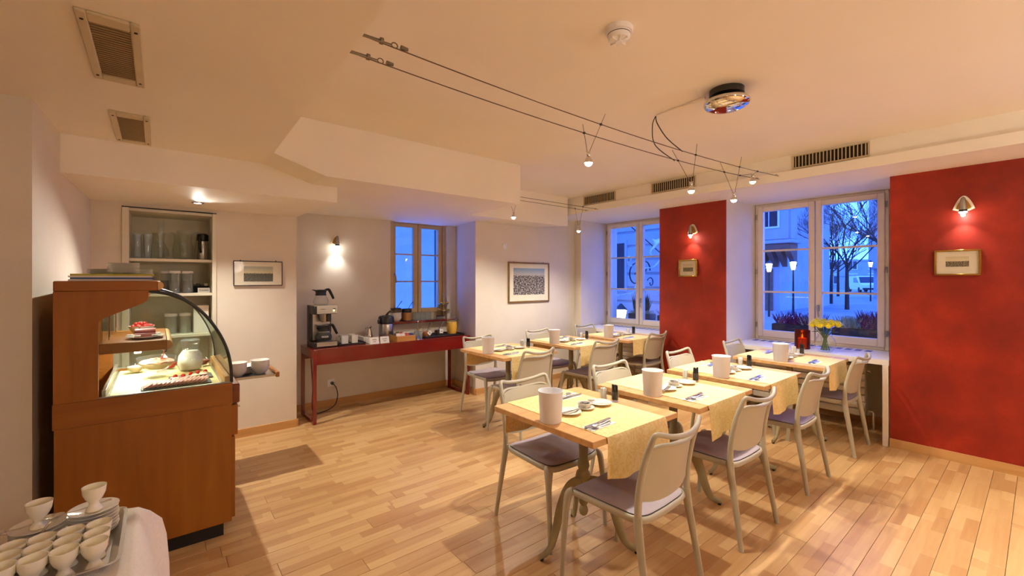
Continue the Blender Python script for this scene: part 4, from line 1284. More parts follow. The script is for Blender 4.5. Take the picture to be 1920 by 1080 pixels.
for k in range(16):
    a = k * 2.399; r = 0.0125 * math.sqrt(k)
    MB().ball((0, 0, 0), 0.0125, 10, 7).build('cherry_tomato', TOM, t, loc=(r * math.cos(a), r * math.sin(a), 0.058 - r * 0.15 + (0.010 if k < 5 else 0)))
t = thing('salami_platter', 'white platter of rolled salami on the upper shelf of the display counter', 'platter', (-0.055, Y0 + 0.31, 1.121))
MB().lathe([(0.05, 0), (0.055, 0.002), (0.082, 0.012), (0.085, 0.014), (0.080, 0.014), (1e-4, 0.006)], 30, cap1=False, sy=1.2).build('dish', WHITE, t)
for k in range(7):
    MB().tube([(-0.045, 0, 0), (0.045, 0.0, 0)], 0.0125, 10).build('salami_roll', SAL, t, loc=(0.0, -0.045 + (k % 4) * 0.026 + (0.013 if k > 3 else 0), 0.020 + (0.020 if k > 3 else 0)))
for k in range(5):
    a = 0.6 + k * 1.2
    MB().box(-0.014, 0.014, -0.010, 0.010, 0, 0.007, 0.002).build('butter_pack', PAPER, t, loc=(0.066 * math.cos(a), 0.075 * math.sin(a), 0.016))
zd = 0.8574
t = thing('pudding_bowl', 'footed glass bowl of pink fruit cream in the display counter', 'bowl', (-0.005, Y0 + 0.50, zd))
MB().lathe([(0.045, 0), (0.045, 0.004), (0.012, 0.010), (0.012, 0.035), (0.05, 0.046), (0.088, 0.085), (0.098, 0.125), (0.094, 0.125), (0.083, 0.085), (0.045, 0.052), (1e-4, 0.048)], 32, cap1=False).build('glass_bowl', GLS, t)
MB().lathe([(0.043, 0.054), (0.082, 0.086), (0.086, 0.092), (1e-4, 0.094)], 28, cap1=False).build('custard', CRM, t)
def pk(u, v):
    a = u * 2 * PI; r = 0.087 * v
    return (r * math.cos(a), r * math.sin(a), 0.096 + 0.018 * (1 - v * v) + 0.004 * math.sin(a * 7 + v * 9))
MB().grid(pk, 28, 6).build('fruit_topping', PNK, t)
s = MB().tube([(0.02, 0.0, 0.10), (0.03, -0.04, 0.14), (0.038, -0.07, 0.17)], [0.005, 0.004, 0.006], 8)
s.build('serving_spoon', CHROME, t)
MB().tube([(0.036, -0.062, 0.162), (0.046, -0.095, 0.20)], [0.010, 0.012], 10).build('spoon_grip', BLACK, t)
t = thing('milk_carafe', 'round glass carafe of milk in the display counter', 'carafe', (0.165, Y0 + 0.62, zd))
MB().lathe([(0.045, 0), (0.060, 0.010), (0.072, 0.05), (0.066, 0.10), (0.045, 0.135), (0.042, 0.165), (0.052, 0.195), (0.050, 0.195), (0.040, 0.165), (0.043, 0.134), (0.064, 0.099), (0.070, 0.05), (0.057, 0.012), (1e-4, 0.006)], 30, cap1=False).build('glass_body', GLS, t)
MB().lathe([(0.055, 0.012), (0.069, 0.05), (0.063, 0.098), (0.043, 0.130), (1e-4, 0.132)], 28, cap1=False).build('milk', mat('milk', (250, 248, 236), (246, 243, 230), rough=0.3), t)
MB().lathe([(0.050, 0.196), (0.053, 0.199), (0.040, 0.205), (1e-4, 0.207)], 24).build('lid', GLSF, t)
def platter(x0, x1, y0, y1, label, kind, rz=0.0):
    t = thing('slate_platter', label, 'platter', ((x0 + x1) / 2, (y0 + y1) / 2, zd), rz)
    a, b = (x1 - x0) / 2, (y1 - y0) / 2
    MB().box(-a, a, -b, b, 0, 0.008, 0.002).build('slate', SLATE, t)
    rnd = random.Random(kind)
    if kind == 1:
        for k in range(14):
            for r_ in range(2):
                m = MB().lathe([(0.001, 0), (0.024, 0.002), (0.026, 0.006), (0.001, 0.008)], 14)
                m.xf(Matrix.Rotation(-0.55, 4, 'Y'))
                m.build('ham_slice', HAM, t, loc=(-a + 0.03 + k * (2 * a - 0.06) / 13, -b * 0.45 + r_ * b * 0.85, 0.017))
    else:
        for k in range(6):
            MB().lathe([(0.014, 0), (0.016, 0.006), (0.012, 0.012), (1e-4, 0.013)], 14, cap1=False).build('egg_half', CRM, t, loc=(rnd.uniform(-a + .02, a - .02), rnd.uniform(-b + .02, b - .02), 0.0085))
        for k in range(5):
            MB().ball((0, 0, 0), 0.012, 10, 7).build('cherry_tomato', TOM, t, loc=(-a + 0.03 + k * (2 * a - 0.06) / 4, rnd.uniform(-b + .015, b - .015), 0.021))
        for k in range(6):
            MB().lathe([(0.001, 0), (0.022, 0.001), (0.024, 0.004), (0.001, 0.006)], 14).build('ham_slice', HAM, t, loc=(rnd.uniform(-a + .025, a - .025), rnd.uniform(-b + .02, b - .02), 0.0085 + k * 0.001))
platter(-0.07, 0.24, Y0 + 0.10, Y0 + 0.22, 'slate board of rolled ham slices at the front of the display counter', 1)
platter(0.05, 0.26, Y0 + 0.27, Y0 + 0.42, 'slate board of eggs, ham and cherry tomatoes in the display counter', 2)
for (x, y, r, m, nm, lb) in ((0.243, 0.745, 0.040, SAL, 'berry', 'small glass bowl of berries behind the milk carafe'), (0.06, 0.76, 0.05, TOM, 'relish', 'small glass bowl of red relish at the back of the counter'), (-0.11, 0.74, 0.05, CRM, 'curd', 'small glass bowl of white curd at the back of the counter')):
    t = thing('glass_food_bowl', lb, 'bowl', (x, Y0 + y, zd), group='small food bowls in the counter')
    disc_bowl(t, r, 0.055, GLS)
    MB().lathe([(r * 0.45, 0.009), (r * 0.78, 0.030), (r * 0.84, 0.042), (1e-4, 0.050)], 22, cap1=False).build(nm + '_filling', m, t)
for (x, lb) in ((0.02, 'left'), (0.13, 'right')):
    t = thing('price_card', 'small white name card standing at the back of the counter, %s one' % lb, 'card', (x, Y0 + 0.66, zd), group='name cards in the counter')
    MB().prism([(-0.001, 0.0), (0.012, 0.0), (0.001, 0.042), (-0.001, 0.042)], -0.026, 0.026, axis='x').build('card', PAPER, t)
# ---- on top of the counter : magazines and square plates
MG = [((176, 168, 30), 'yellow-green'), ((226, 220, 210), 'white'), ((60, 84, 128), 'blue'), ((214, 206, 196), 'pale grey')]
zt = 1.4455
cols = list(reversed(MG))
for k, (cc, nm) in enumerate(cols):
    t = thing('magazine', '%s magazine in the stack on top of the display counter' % nm, 'magazine', (-0.175 + (0.004 if k % 2 else -0.003), Y0 + 0.14, zt), 0.0, group='magazines on the counter')
    th = 0.0085
    MB().box(-0.153, 0.153, -0.11, 0.11, 0.0012, th - 0.0012).build('pages', PAPER, t)
    CM = mat('magazine_cover_%d' % k, cc, None, rough=0.3)
    MB().box(-0.155, 0.155, -0.112, 0.112, 0, 0.0012).build('cover', CM, t)
    MB().box(-0.155, 0.155, -0.112, 0.112, th - 0.0012, th).build('cover', CM, t)
    MB().box(-0.155, 0.155, -0.1135, -0.112, 0, th).build('spine', CM, t)
    zt += th + 0.0003
SQP = None
def square_plate():
    t = thing('square_saucer', 'x', 'saucer')
    n = 4
    vs = []; fs = []
    prof = [(0.030, 0.0), (0.034, 0.0012), (0.060, 0.0095), (0.062, 0.011), (0.059, 0.011), (0.034, 0.0035), (0.0, 0.003)]
    def ring(r):
        out = []
        q = 6
        rc = r * 0.16
        for cx, cy, a0 in ((1, 1, 0), (-1, 1, 90), (-1, -1, 180), (1, -1, 270)):
            for i in range(q + 1):
                a = math.radians(a0 + 90 * i / q)
                out.append((cx * (r - rc) + rc * math.cos(a), cy * (r - rc) + rc * math.sin(a)))
        return out
    R = [ring(max(r, 1e-4)) for r, z in prof]
    m = len(R[0])
    for (r, z), rg in zip(prof, R):
        vs += [(x, y, z) for x, y in rg]
    for j in range(len(prof) - 1):
        for i in range(m):
            i2 = (i + 1) % m
            fs.append((j * m + i, j * m + i2, (j + 1) * m + i2, (j + 1) * m + i))
    fs.append(tuple(reversed(range(m))))
    MB().add(vs, fs).build('plate_body', WHITE, t)
    return t
SQ0 = square_plate(); used = False
names = ('bottom', 'second', 'third', 'fourth', 'fifth', 'sixth', 'seventh', 'eighth', 'ninth', 'tenth')
for si, (x, y, n_, z0, rz, w_) in enumerate(((-0.140, Y0 + 0.14, 8, zt, 0.12, 'tall front stack on the magazines'), (-0.085, Y0 + 0.36, 9, 1.4455, 0.0, 'rear right stack on the counter top'), (-0.235, Y0 + 0.36, 9, 1.4455, 0.03, 'rear left stack on the counter top'))):
    for k in range(n_):
        lb = 'white square saucer, %s of the %s' % (names[k], w_)
        pos = (x, y, z0 + k * 0.0067)
        if not used:
            used = True; SQ0.location = pos; SQ0.rotation_euler = (0, 0, rz); SQ0['label'] = lb; SQ0['group'] = 'square saucers on the counter'
        else:
            dup(SQ0, None, pos, rz + 0.03 * ((k * 7) % 3 - 1), lb, 'square saucers on the counter')
# ---- plate tray behind the counter
t = thing('plate_tray', 'steel pull-out tray with a wooden end, carrying plates beside the counter', 'tray', (0.56, 4.02, 0.66))
MB().box(-0.19, 0.165, -0.17, 0.16, 0.030, 0.042, 0.003).build('tray_plate', STEEL, t)
MB().box(-0.19, 0.165, -0.175, -0.17, 0.030, 0.050, 0.002).build('tray_lip', STEEL, t)
MB().box(0.165, 0.190, -0.18, 0.165, 0.020, 0.062, 0.004).build('wooden_end', CASEW, t)
MB().box(-0.225, -0.19, -0.168, -0.12, 0.0, 0.042).build('bracket', STEEL, t)
def make_bowl():
    t = thing('cereal_bowl', 'x', 'bowl')
    disc_bowl(t, 0.068, 0.052, WHITE)
    return t
def make_dplate():
    t = thing('dinner_plate', 'x', 'plate')
    MB().lathe([(0.055, 0), (0.06, 0.002), (0.098, 0.014), (0.100, 0.016), (0.096, 0.016), (0.06, 0.006), (1e-4, 0.005)], 36, cap1=False).build('plate_body', WHITE, t)
    return t
zz = 0.7025
for i, (x, y) in enumerate(((0.475, 3.94), (0.635, 3.97))):
    for k in range(5):
        put('bowl', make_bowl, x, y, zz + k * 0.0145, 0, 'white cereal bowl, %s in the %s stack on the steel tray' % (names[k], ('left', 'right')[i]), 'bowls on the steel tray')
for k in range(7):
    put('dplate', make_dplate, 0.53, 4.07, zz + k * 0.0075 + 0.0, 0, 'white dinner plate, %s in the stack behind the bowls' % names[k], 'plates on the steel tray')
# ================================================================ BUILT-IN SHELF
sh = thing('built_in_shelf', 'white built-in shelf of glassware behind the display counter', 'shelf', (0.09, 4.70, 0))
SHW = mat('shelf_white_lacquer', (220, 214, 192), (214, 207, 184), rough=0.4)
MB().box(-0.315, -0.270, -0.035, 0.44, 0, 2.045, 0.003).build('side_panel', SHW, sh)
MB().box(0.285, 0.315, -0.035, 0.44, 0, 2.045, 0.003).build('side_panel', SHW, sh)
MB().box(-0.270, 0.285, 0.42, 0.44, 0, 2.045).build('back_panel', SHW, sh)
MB().box(-0.270, 0.285, -0.02, 0.42, 2.015, 2.045).build('top_panel', SHW, sh)
MB().box(-0.315, 0.315, -0.036, -0.022, 2.037, 2.045).build('shadow_gap', BLACKM, sh)
for z in (1.63, 1.335, 0.98, 0.62):
    MB().box(-0.270, 0.285, -0.010, 0.42, z - 0.024, z, 0.002).build('shelf_board', SHW, sh)
zs = 1.6305
def gl(name, label, cat, x, y, prof, m=GLSV, part='glass_body', z=zs, group=None):
    t = thing(name, label, cat, (x, y, z), group=group)
    MB().lathe(prof, 26, cap1=False).build(part, m, t)
    return t
for i in range(4):
    r = 0.030
    gl('tall_tumbler', 'tall clear tumbler on the top glass shelf, %s of the group' % ('front left', 'front right', 'back left', 'back right')[i], 'glass', -0.135 + 0.068 * (i % 2), 4.80 + 0.09 * (i // 2),
       [(r * 0.8, 0), (r * 0.85, 0.002), (r, 0.21), (r * 0.95, 0.21), (r * 0.78, 0.012), (1e-4, 0.010)], GLSF, group='tall tumblers on the shelf')
gl('cylinder_vase', 'slim tall glass cylinder vase on the top glass shelf', 'vase', 0.020, 4.83, [(0.022, 0), (0.023, 0.003), (0.023, 0.325), (0.020, 0.325), (0.020, 0.012), (1e-4, 0.010)])
gl('glass_carafe', 'bulbous glass carafe behind the slim vase on the top shelf', 'carafe', 0.005, 5.0, [(0.06, 0), (0.075, 0.04), (0.07, 0.09), (0.04, 0.16), (0.045, 0.22), (0.05, 0.24), (0.047, 0.24), (0.037, 0.16), (0.067, 0.09), (0.072, 0.04), (1e-4, 0.008)])
gl('round_vase', 'wide-necked round glass vase on the top glass shelf', 'vase', 0.180, 5.02, [(0.055, 0), (0.075, 0.02), (0.080, 0.10), (0.066, 0.18), (0.072, 0.235), (0.088, 0.25), (0.085, 0.25), (0.069, 0.235), (0.062, 0.18), (0.077, 0.10), (0.07, 0.02), (1e-4, 0.01)])
gl('flared_vase', 'large flared glass vase at the front of the top shelf', 'vase', 0.205, 4.82, [(0.045, 0), (0.052, 0.006), (0.078, 0.255), (0.075, 0.255), (0.048, 0.018), (1e-4, 0.016)])
t = thing('vacuum_flask', 'steel vacuum flask with black top on the top shelf', 'flask', (0.318, 4.86, zs), -2.0)
MB().lathe([(0.04, 0), (0.042, 0.005), (0.042, 0.16), (0.036, 0.175)], 24).build('flask_body', STEEL, t)
MB().lathe([(0.040, 0.175), (0.044, 0.18), (0.044, 0.23), (0.03, 0.24)], 24).build('flask_top', BLACK, t)
MB().tube(catmull([(0.035, 0, 0.215), (0.064, 0, 0.20), (0.062, 0, 0.10), (0.040, 0, 0.07)], 5), 0.008, 8, flat=1.4).build('handle', BLACK, t)
GRY = mat('grey_cereal', (110, 100, 92), (92, 84, 78), rough=0.8, scale=(50, 50, 50))
for i, (x, y) in enumerate(((0.055, 4.92), (0.115, 4.80), (0.205, 4.80))):
    t = thing('storage_jar', 'lidded glass storage jar on the second shelf, %s' % ('rear left', 'front left', 'right')[i], 'jar', (x, y, 1.3355), -1.2, group='storage jars on the second shelf')
    MB().lathe([(0.038, 0), (0.041, 0.003), (0.041, 0.165), (0.038, 0.172), (0.035, 0.172), (0.038, 0.165), (0.038, 0.008), (1e-4, 0.007)], 24, cap1=False).build('jar_body', GLSF, t)
    MB().lathe([(0.040, 0.1725), (0.042, 0.176), (0.042, 0.190), (0.038, 0.194)], 24).build('lid', PLAST, t)
    MB().lathe([(0.037, 0.009), (0.037, 0.11)], 22).build('contents', GRY, t)
    MB().tube(catmull([(0.040, 0, 0.17), (0.060, 0, 0.16), (0.060, 0, 0.07), (0.041, 0, 0.05)], 5), 0.005, 8).build('handle', GLSF, t)
t = thing('dark_basket', 'dark box of small packs on the second shelf', 'box', (0.30, 4.92, 1.3355))
MB().box(-0.065, 0.065, -0.05, 0.05, 0, 0.06, 0.004).build('box_body', BLACKM, t)
for k in range(4):
    MB().box(-0.055 + k * 0.029, -0.031 + k * 0.029, -0.045, 0.045, 0.04, 0.075 + 0.008 * (k % 2), 0.002).build('pack', (GRY, PAPER)[k == 3], t)
def text_part(body, size, m, parent, loc, rot, ext=0.0004):
    cu = bpy.data.curves.new('lettering', 'FONT'); cu.body = body; cu.size = size; cu.extrude = ext; cu.align_x = 'CENTER'; cu.align_y = 'CENTER'
    tmp = bpy.data.objects.new('tmp_text', cu); COL.objects.link(tmp)
    dg = bpy.context.evaluated_depsgraph_get()
    me = bpy.data.meshes.new_from_object(tmp.evaluated_get(dg))
    bpy.data.objects.remove(tmp)
    o = bpy.data.objects.new('lettering', me); me.materials.clear(); me.materials.append(m)
    o.location = loc; o.rotation_euler = rot; COL.objects.link(o); o.parent = parent
    return o
t = thing('name_card', 'small white lettered card standing on the second shelf', 'card', (0.322, 4.80, 1.3355))
MB().prism([(-0.010, 0), (0.012, 0), (0.004, 0.044), (0.002, 0.044)], -0.045, 0.045, axis='x').build('card', PAPER, t)
text_part('Trocken', 0.020, BLACKM, t, (0, -0.0060, 0.022), (PI / 2 - 0.26, 0, 0))
t = thing('white_carton', 'white cardboard carton on the third shelf', 'box', (0.30, 4.86, 0.9805))
MB().box(-0.055, 0.055, -0.10, 0.10, 0, 0.24, 0.003).build('carton_body', PAPER, t)
MB().box(-0.057, 0.057, -0.102, 0.102, 0.215, 0.243, 0.003).build('carton_lid', PAPER, t)
GLN = mat('grey_stacked_plates', (150, 152, 146), (140, 142, 136), rough=0.3)
for i, x in enumerate((0.09, 0.19)):
    t = thing('grey_canister', 'grey-green canister on the third shelf, %s one' % ('left', 'right')[i], 'canister', (x, 4.86, 0.9805), group='canisters on the third shelf')
    MB().lathe([(0.042, 0), (0.044, 0.004), (0.044, 0.15)], 24).build('canister_body', GLN, t)
    MB().lathe([(0.046, 0.150), (0.046, 0.175), (0.02, 0.180)], 24).build('lid', PLAST, t)
# ================================================================ RED BUFFET TABLE
bt = thing('buffet_table', 'long glossy red buffet table against the back wall', 'buffet table', (2.13, 4.84, 0))
hw, hd = 0.935, 0.245
MB().box(-hw, hw, -hd, hd, 0.735, 0.750, 0.002).build('tabletop', REDL, bt)
for s in (-1, 1):
    MB().box(-hw + 0.008, hw - 0.008, s * hd - (0.022 if s > 0 else 0) + (0.004 if s < 0 else -0.004), s * hd + (0.022 if s < 0 else 0) + (0.004 if s < 0 else -0.004), 0.595, 0.735).build('apron', REDL, bt)
    MB().box(s * hw - (0.03 if s > 0 else -0.004), s * hw + (0.03 if s < 0 else -0.004), -hd + 0.03, hd - 0.03, 0.665, 0.735).build('side_rail', REDL, bt)
    for q in (-1, 1):
        x = s * (hw - 0.020); y = q * (hd - 0.020)
        MB().box(x - 0.017, x + 0.017, y - 0.017, y + 0.017, 0.0, 0.66 if False else 0.735, 0.002).build('leg', REDL, bt)
    x = s * (hw - 0.020)
    MB().box(x - 0.016, x + 0.016, -hd + 0.037, hd - 0.037, 0.0, 0.034, 0.002).build('floor_runner', REDL, bt)
ZB = 0.7505
# ---- coffee machine
cm = thing('coffee_machine', 'steel and black filter coffee machine on the left end of the red table', 'coffee machine', (1.352, 4.845, ZB))
MB().box(-0.115, 0.110, -0.14, 0.14, 0.0, 0.055, 0.004).build('base_housing', BLACK, cm)
MB().box(-0.09, 0.112, -0.1445, -0.139, 0.012, 0.056, 0.001).build('base_front', STEEL, cm)
MB().lathe([(0.075, 0.0555), (0.075, 0.060)], 28, (0.01, -0.045, 0)).build('hot_plate', STEEL, cm)
MB().box(-0.115, 0.105, 0.04, 0.14, 0.055, 0.43, 0.003).build('back_column', BLACK, cm)
MB().box(-0.085, 0.09, 0.035, 0.041, 0.06, 0.34, 0.001).build('column_front', STEEL, cm)
MB().box(-0.115, 0.112, -0.14, 0.04, 0.345, 0.43, 0.004).build('head', BLACK, cm)
MB().box(-0.09, 0.113, -0.1445, -0.139, 0.350, 0.432, 0.001).build('head_front', STEEL, cm)
MB().box(-0.117, 0.114, -0.142, 0.142, 0.430, 0.436, 0.001).build('top_plate', STEEL, cm)
MB().lathe([(0.028, 0.255), (0.050, 0.30), (0.054, 0.345)], 22, (0.01, -0.05, 0)).build('filter_basket', STEEL, cm)
MB().box(0.018, 0.055, -0.135, -0.08, 0.265, 0.345, 0.005).build('basket_handle', BLACK, cm)
MB().box(0.068, 0.085, -0.147, -0.144, 0.372, 0.388, 0.001).build('pilot_light', emitter('pilot_glow', (255, 214, 140), 3), cm)
MB().box(0.068, 0.094, -0.147, -0.144, 0.396, 0.404, 0.001).build('switch', BLACK, cm)
o = MB()
for q in range(6): o.box(-0.055 + q * 0.008, -0.050 + q * 0.008, -0.1455, -0.1444, 0.394, 0.400 + 0.002 * (q % 2))
o.build('maker_mark', BLACK, cm, 'small dark maker mark')
def coffee_pot(loc, label, filled):
    t = thing('coffee_pot', label, 'coffee pot', loc, group='glass coffee pots')
    MB().lathe([(0.055, 0.0), (0.068, 0.004), (0.078, 0.030), (0.074, 0.055), (0.052, 0.095), (0.052, 0.105), (0.049, 0.105), (0.049, 0.095), (0.071, 0.055), (0.075, 0.030), (0.064, 0.007), (1e-4, 0.004)], 30, cap1=False).build('glass_body', GLS, t)
    if filled:
        MB().lathe([(0.062, 0.008), (0.0735, 0.030), (0.0695, 0.055), (0.055, 0.080), (1e-4, 0.081)], 28, cap1=False).build('coffee', mat('black_coffee', (12, 6, 4), (16, 8, 5), rough=0.5, spec=0.1), t)
        o = MB()
        for q in range(9):
            for r_ in range(2):
                a = -2.15 + q * 0.10
                rr = 0.0765
                o.box(rr * math.cos(a) - 0.002, rr * math.cos(a) + 0.002, rr * math.sin(a) - 0.001, rr * math.sin(a) + 0.001, 0.040 + r_ * 0.009, 0.046 + r_ * 0.009)
        o.build('scale_marks', PAPER, t, 'white printed marks')
    MB().lathe([(0.053, 0.100), (0.056, 0.104), (0.051, 0.125), (0.058, 0.148), (0.050, 0.158), (0.02, 0.163)], 26).build('collar_lid', BLACK, t)
    MB().prism([(-0.045, 0.138), (-0.086, 0.158), (-0.084, 0.163), (-0.03, 0.158)], -0.016, 0.016, axis='y').build('spout', BLACK, t)
    MB().tube(catmull([(0.035, 0, 0.152), (0.075, 0, 0.162), (0.096, 0, 0.135), (0.130, 0, 0.062)], 5), lerpl([0.010, 0.012, 0.012, 0.010], 5), 10, flat=1.3).build('handle', BLACK, t)
coffee_pot((1.335, 4.83, ZB + 0.4365), 'empty glass coffee pot standing on top of the coffee machine', False)
coffee_pot((1.362, 4.80, ZB + 0.0605), 'coffee pot full of black coffee on the hot plate', True)
# ---- tray with mugs
t = thing('black_tray', 'black tray under the white mugs beside the coffee machine', 'tray', (1.625, 4.89, ZB))
MB().box(-0.145, 0.145, -0.165, 0.165, 0, 0.006, 0.002).build('tray_floor', BLACK, t)
MB().box(-0.150, 0.150, -0.172, -0.163, 0.0, 0.018, 0.003).box(-0.150, 0.150, 0.163, 0.172, 0.0, 0.018, 0.003).box(-0.152, -0.143, -0.165, 0.165, 0.0, 0.018, 0.003).box(0.143, 0.152, -0.165, 0.165, 0.0, 0.018, 0.003).build('tray_rim', BLACK, t)
def make_mug():
    t = thing('coffee_mug', 'x', 'mug')
    MB().lathe([(0.030, 0.0), (0.034, 0.003), (0.036, 0.088), (0.033, 0.088), (0.031, 0.010), (1e-4, 0.008)], 24, cap1=False).build('mug_body', WHITE, t)
    MB().tube(catmull([(-0.034, 0, 0.075), (-0.056, 0, 0.070), (-0.058, 0, 0.035), (-0.034, 0, 0.020)], 5), 0.005, 8).build('handle', WHITE, t)
    return t
for i in range(4):
    put('mug', make_mug, 1.575 + (i % 2) * 0.105, 4.80 + (i // 2) * 0.09, ZB + 0.0065, -0.6, 'white coffee mug on the black tray, %s' % ('front left', 'front right', 'back left', 'back right')[i], 'white mugs on the black tray')
def make_cup():
    t = thing('espresso_cup', 'x', 'cup')
    MB().lathe([(0.020, 0.0), (0.023, 0.003), (0.025, 0.058), (0.0225, 0.058), (0.020, 0.008), (1e-4, 0.007)], 20, cap1=False).build('cup_body', WHITE, t)
    MB().tube(catmull([(0.024, 0, 0.048), (0.038, 0, 0.044), (0.038, 0, 0.022), (0.023, 0, 0.014)], 4), 0.0035, 6).build('handle', WHITE, t)
    return t
for i in range(6):
    put('cup', make_cup, 1.815 - 0.004 * i + (0.0), 4.70 + i * 0.058, ZB, 0.5, 'small white espresso cup, %s from the front in its row' % ('first', 'second', 'third', 'fourth', 'fifth', 'sixth')[i], 'espresso cups on the red table')
# ---- jugs, flask
t = thing('milk_jug', 'small polished steel milk jug between the cups and the pump flask', 'jug', (1.915, 4.985, ZB), 1.9)
MB().lathe([(0.045, 0), (0.047, 0.004), (0.040, 0.06), (0.024, 0.115), (0.020, 0.135), (0.026, 0.150), (0.020, 0.160), (0.004, 0.166)], 24).build('jug_body', CHROME, t)
MB().tube(catmull([(0.022, 0, 0.14), (0.055, 0, 0.135), (0.062, 0, 0.08), (0.045, 0, 0.03)], 5), 0.006, 8).build('handle', CHROME, t)
MB().tube([(-0.018, 0, 0.142), (-0.038, 0, 0.158)], [0.010, 0.006], 8).build('spout', CHROME, t)
t = thing('pump_flask', 'tall steel pump flask with black top on the red table', 'flask', (2.085, 4.90, ZB))
MB().lathe([(0.082, 0), (0.085, 0.006), (0.085, 0.175), (0.082, 0.185)], 32).build('flask_body', STEEL, t)
MB().lathe([(0.082, 0.185), (0.090, 0.195), (0.090, 0.255), (0.078, 0.275), (0.04, 0.285)], 32).build('flask_top', BLACK, t)
MB().tube(catmull([(0.0, -0.01, 0.28), (0.015, -0.02, 0.31), (0.04, -0.03, 0.335)], 4), [0.020, 0.020, 0.019, 0.018, 0.017, 0.016, 0.016, 0.016, 0.014], 10, flat=0.7).build('pump_lever', BLACK, t)
MB().tube(catmull([(-0.085, -0.03, 0.245), (-0.112, -0.05, 0.235), (-0.112, -0.05, 0.195)], 4), 0.012, 8).build('spout', BLACK, t)
def sign(x, y, label, rows):
    t = thing('tent_sign', label, 'sign', (x, y, ZB), group='white signs on the red table')
    MB().prism([(-0.018, 0), (0.018, 0), (0.004, 0.072), (0.0, 0.072)], -0.050, 0.050, axis='x').build('card', PAPER, t)
    tl = math.atan2(0.018, 0.072)
    for zz, w, nn in rows:
        o = MB()
        for k in range(nn):
            x0 = -w + 2 * w * k / nn
            o.box(x0, x0 + 2 * w / nn * 0.72, -0.0008, 0.0002, -0.0035, 0.0035 - 0.002 * (k % 3 == 1))
        o.xf(Matrix.Translation((0, -0.018 + 0.25 * zz - 0.0006, zz)) @ Matrix.Rotation(-tl, 4, 'X'))
        o.build('lettering', BLACKM, t)
sign(1.835, 4.632, 'white tent sign with two lines of print, left of the pair', ((0.046, 0.024, 9), (0.026, 0.016, 6)))
sign(1.952, 4.632, 'white tent sign with two lines of print, right of the pair', ((0.046, 0.027, 10), (0.026, 0.016, 6)))
# ---- tea box
t = thing('tea_box', 'open wooden box packed with colourful tea sachets', 'tea box', (2.205, 4.715, ZB))
a, b = 0.115, 0.105
MB().box(-a, a, -b, b, 0, 0.006).build('box_floor', PINEB, t)
for (x0, x1, y0, y1) in ((-a, a, -b, -b + 0.008), (-a, a, b - 0.008, b), (-a, -a + 0.008, -b + 0.008, b - 0.008), (a - 0.008, a, -b + 0.008, b - 0.008)):
    MB().box(x0, x1, y0, y1, 0.006, 0.062, 0.001).build('box_side', PINEB, t)
TEA = [mat('tea_sachet_%d' % i, c_, None, rough=0.4) for i, c_ in enumerate(((150, 24, 34), (58, 40, 110), (236, 226, 214), (60, 120, 60), (190, 70, 60)))]
rnd = random.Random(8)
for r_ in range(4):
    for k in range(9):
        m = MB().box(-0.023, 0.023, -0.0025, 0.0025, 0, 0.078 + rnd.uniform(-.006, .008), 0.001)
        m.xf(Matrix.Rotation(rnd.uniform(-.25, -.1), 4, 'X'))
        m.build('tea_sachet', TEA[(r_ * 2 + (0 if k < 4 else 1) + (rnd.random() < .3) * 2) % 5], t, loc=(-0.078 + r_ * 0.052, -0.085 + k * 0.019, 0.0075))
# ---- spoon stand
t = thing('spoon_stand', 'chrome stand of glass tumblers with teaspoons on the red table', 'spoon stand', (2.395, 4.70, ZB))
MB().lathe([(0.055, 0), (0.055, 0.006), (0.01, 0.010)], 26).build('base', CHROME, t)
MB().tube([(0, 0, 0.008), (0, 0, 0.20)], 0.004, 8).ball((0, 0, 0.205), 0.009, 10, 8).build('centre_rod', CHROME, t)
for k in range(4):
    a = k * PI / 2 + 0.4
    x, y = 0.036 * math.cos(a), 0.036 * math.sin(a)
    g = MB().lathe([(0.022, 0.011), (0.024, 0.014), (0.026, 0.085), (0.0245, 0.085), (0.021, 0.018), (1e-4, 0.017)], 20, (x, y, 0), cap1=False).build('tumbler', GLSF, t)
    for q in range(3):
        aa = q * 2.1 + k
        MB().tube([(x + 0.010 * math.cos(aa), y + 0.010 * math.sin(aa), 0.022), (x + 0.017 * math.cos(aa), y + 0.017 * math.sin(aa), 0.105), (x + 0.02 * math.cos(aa), y + 0.02 * math.sin(aa), 0.125)], [0.0025, 0.003, 0.006], 6, flat=0.5).build('teaspoon', CHROME, g)
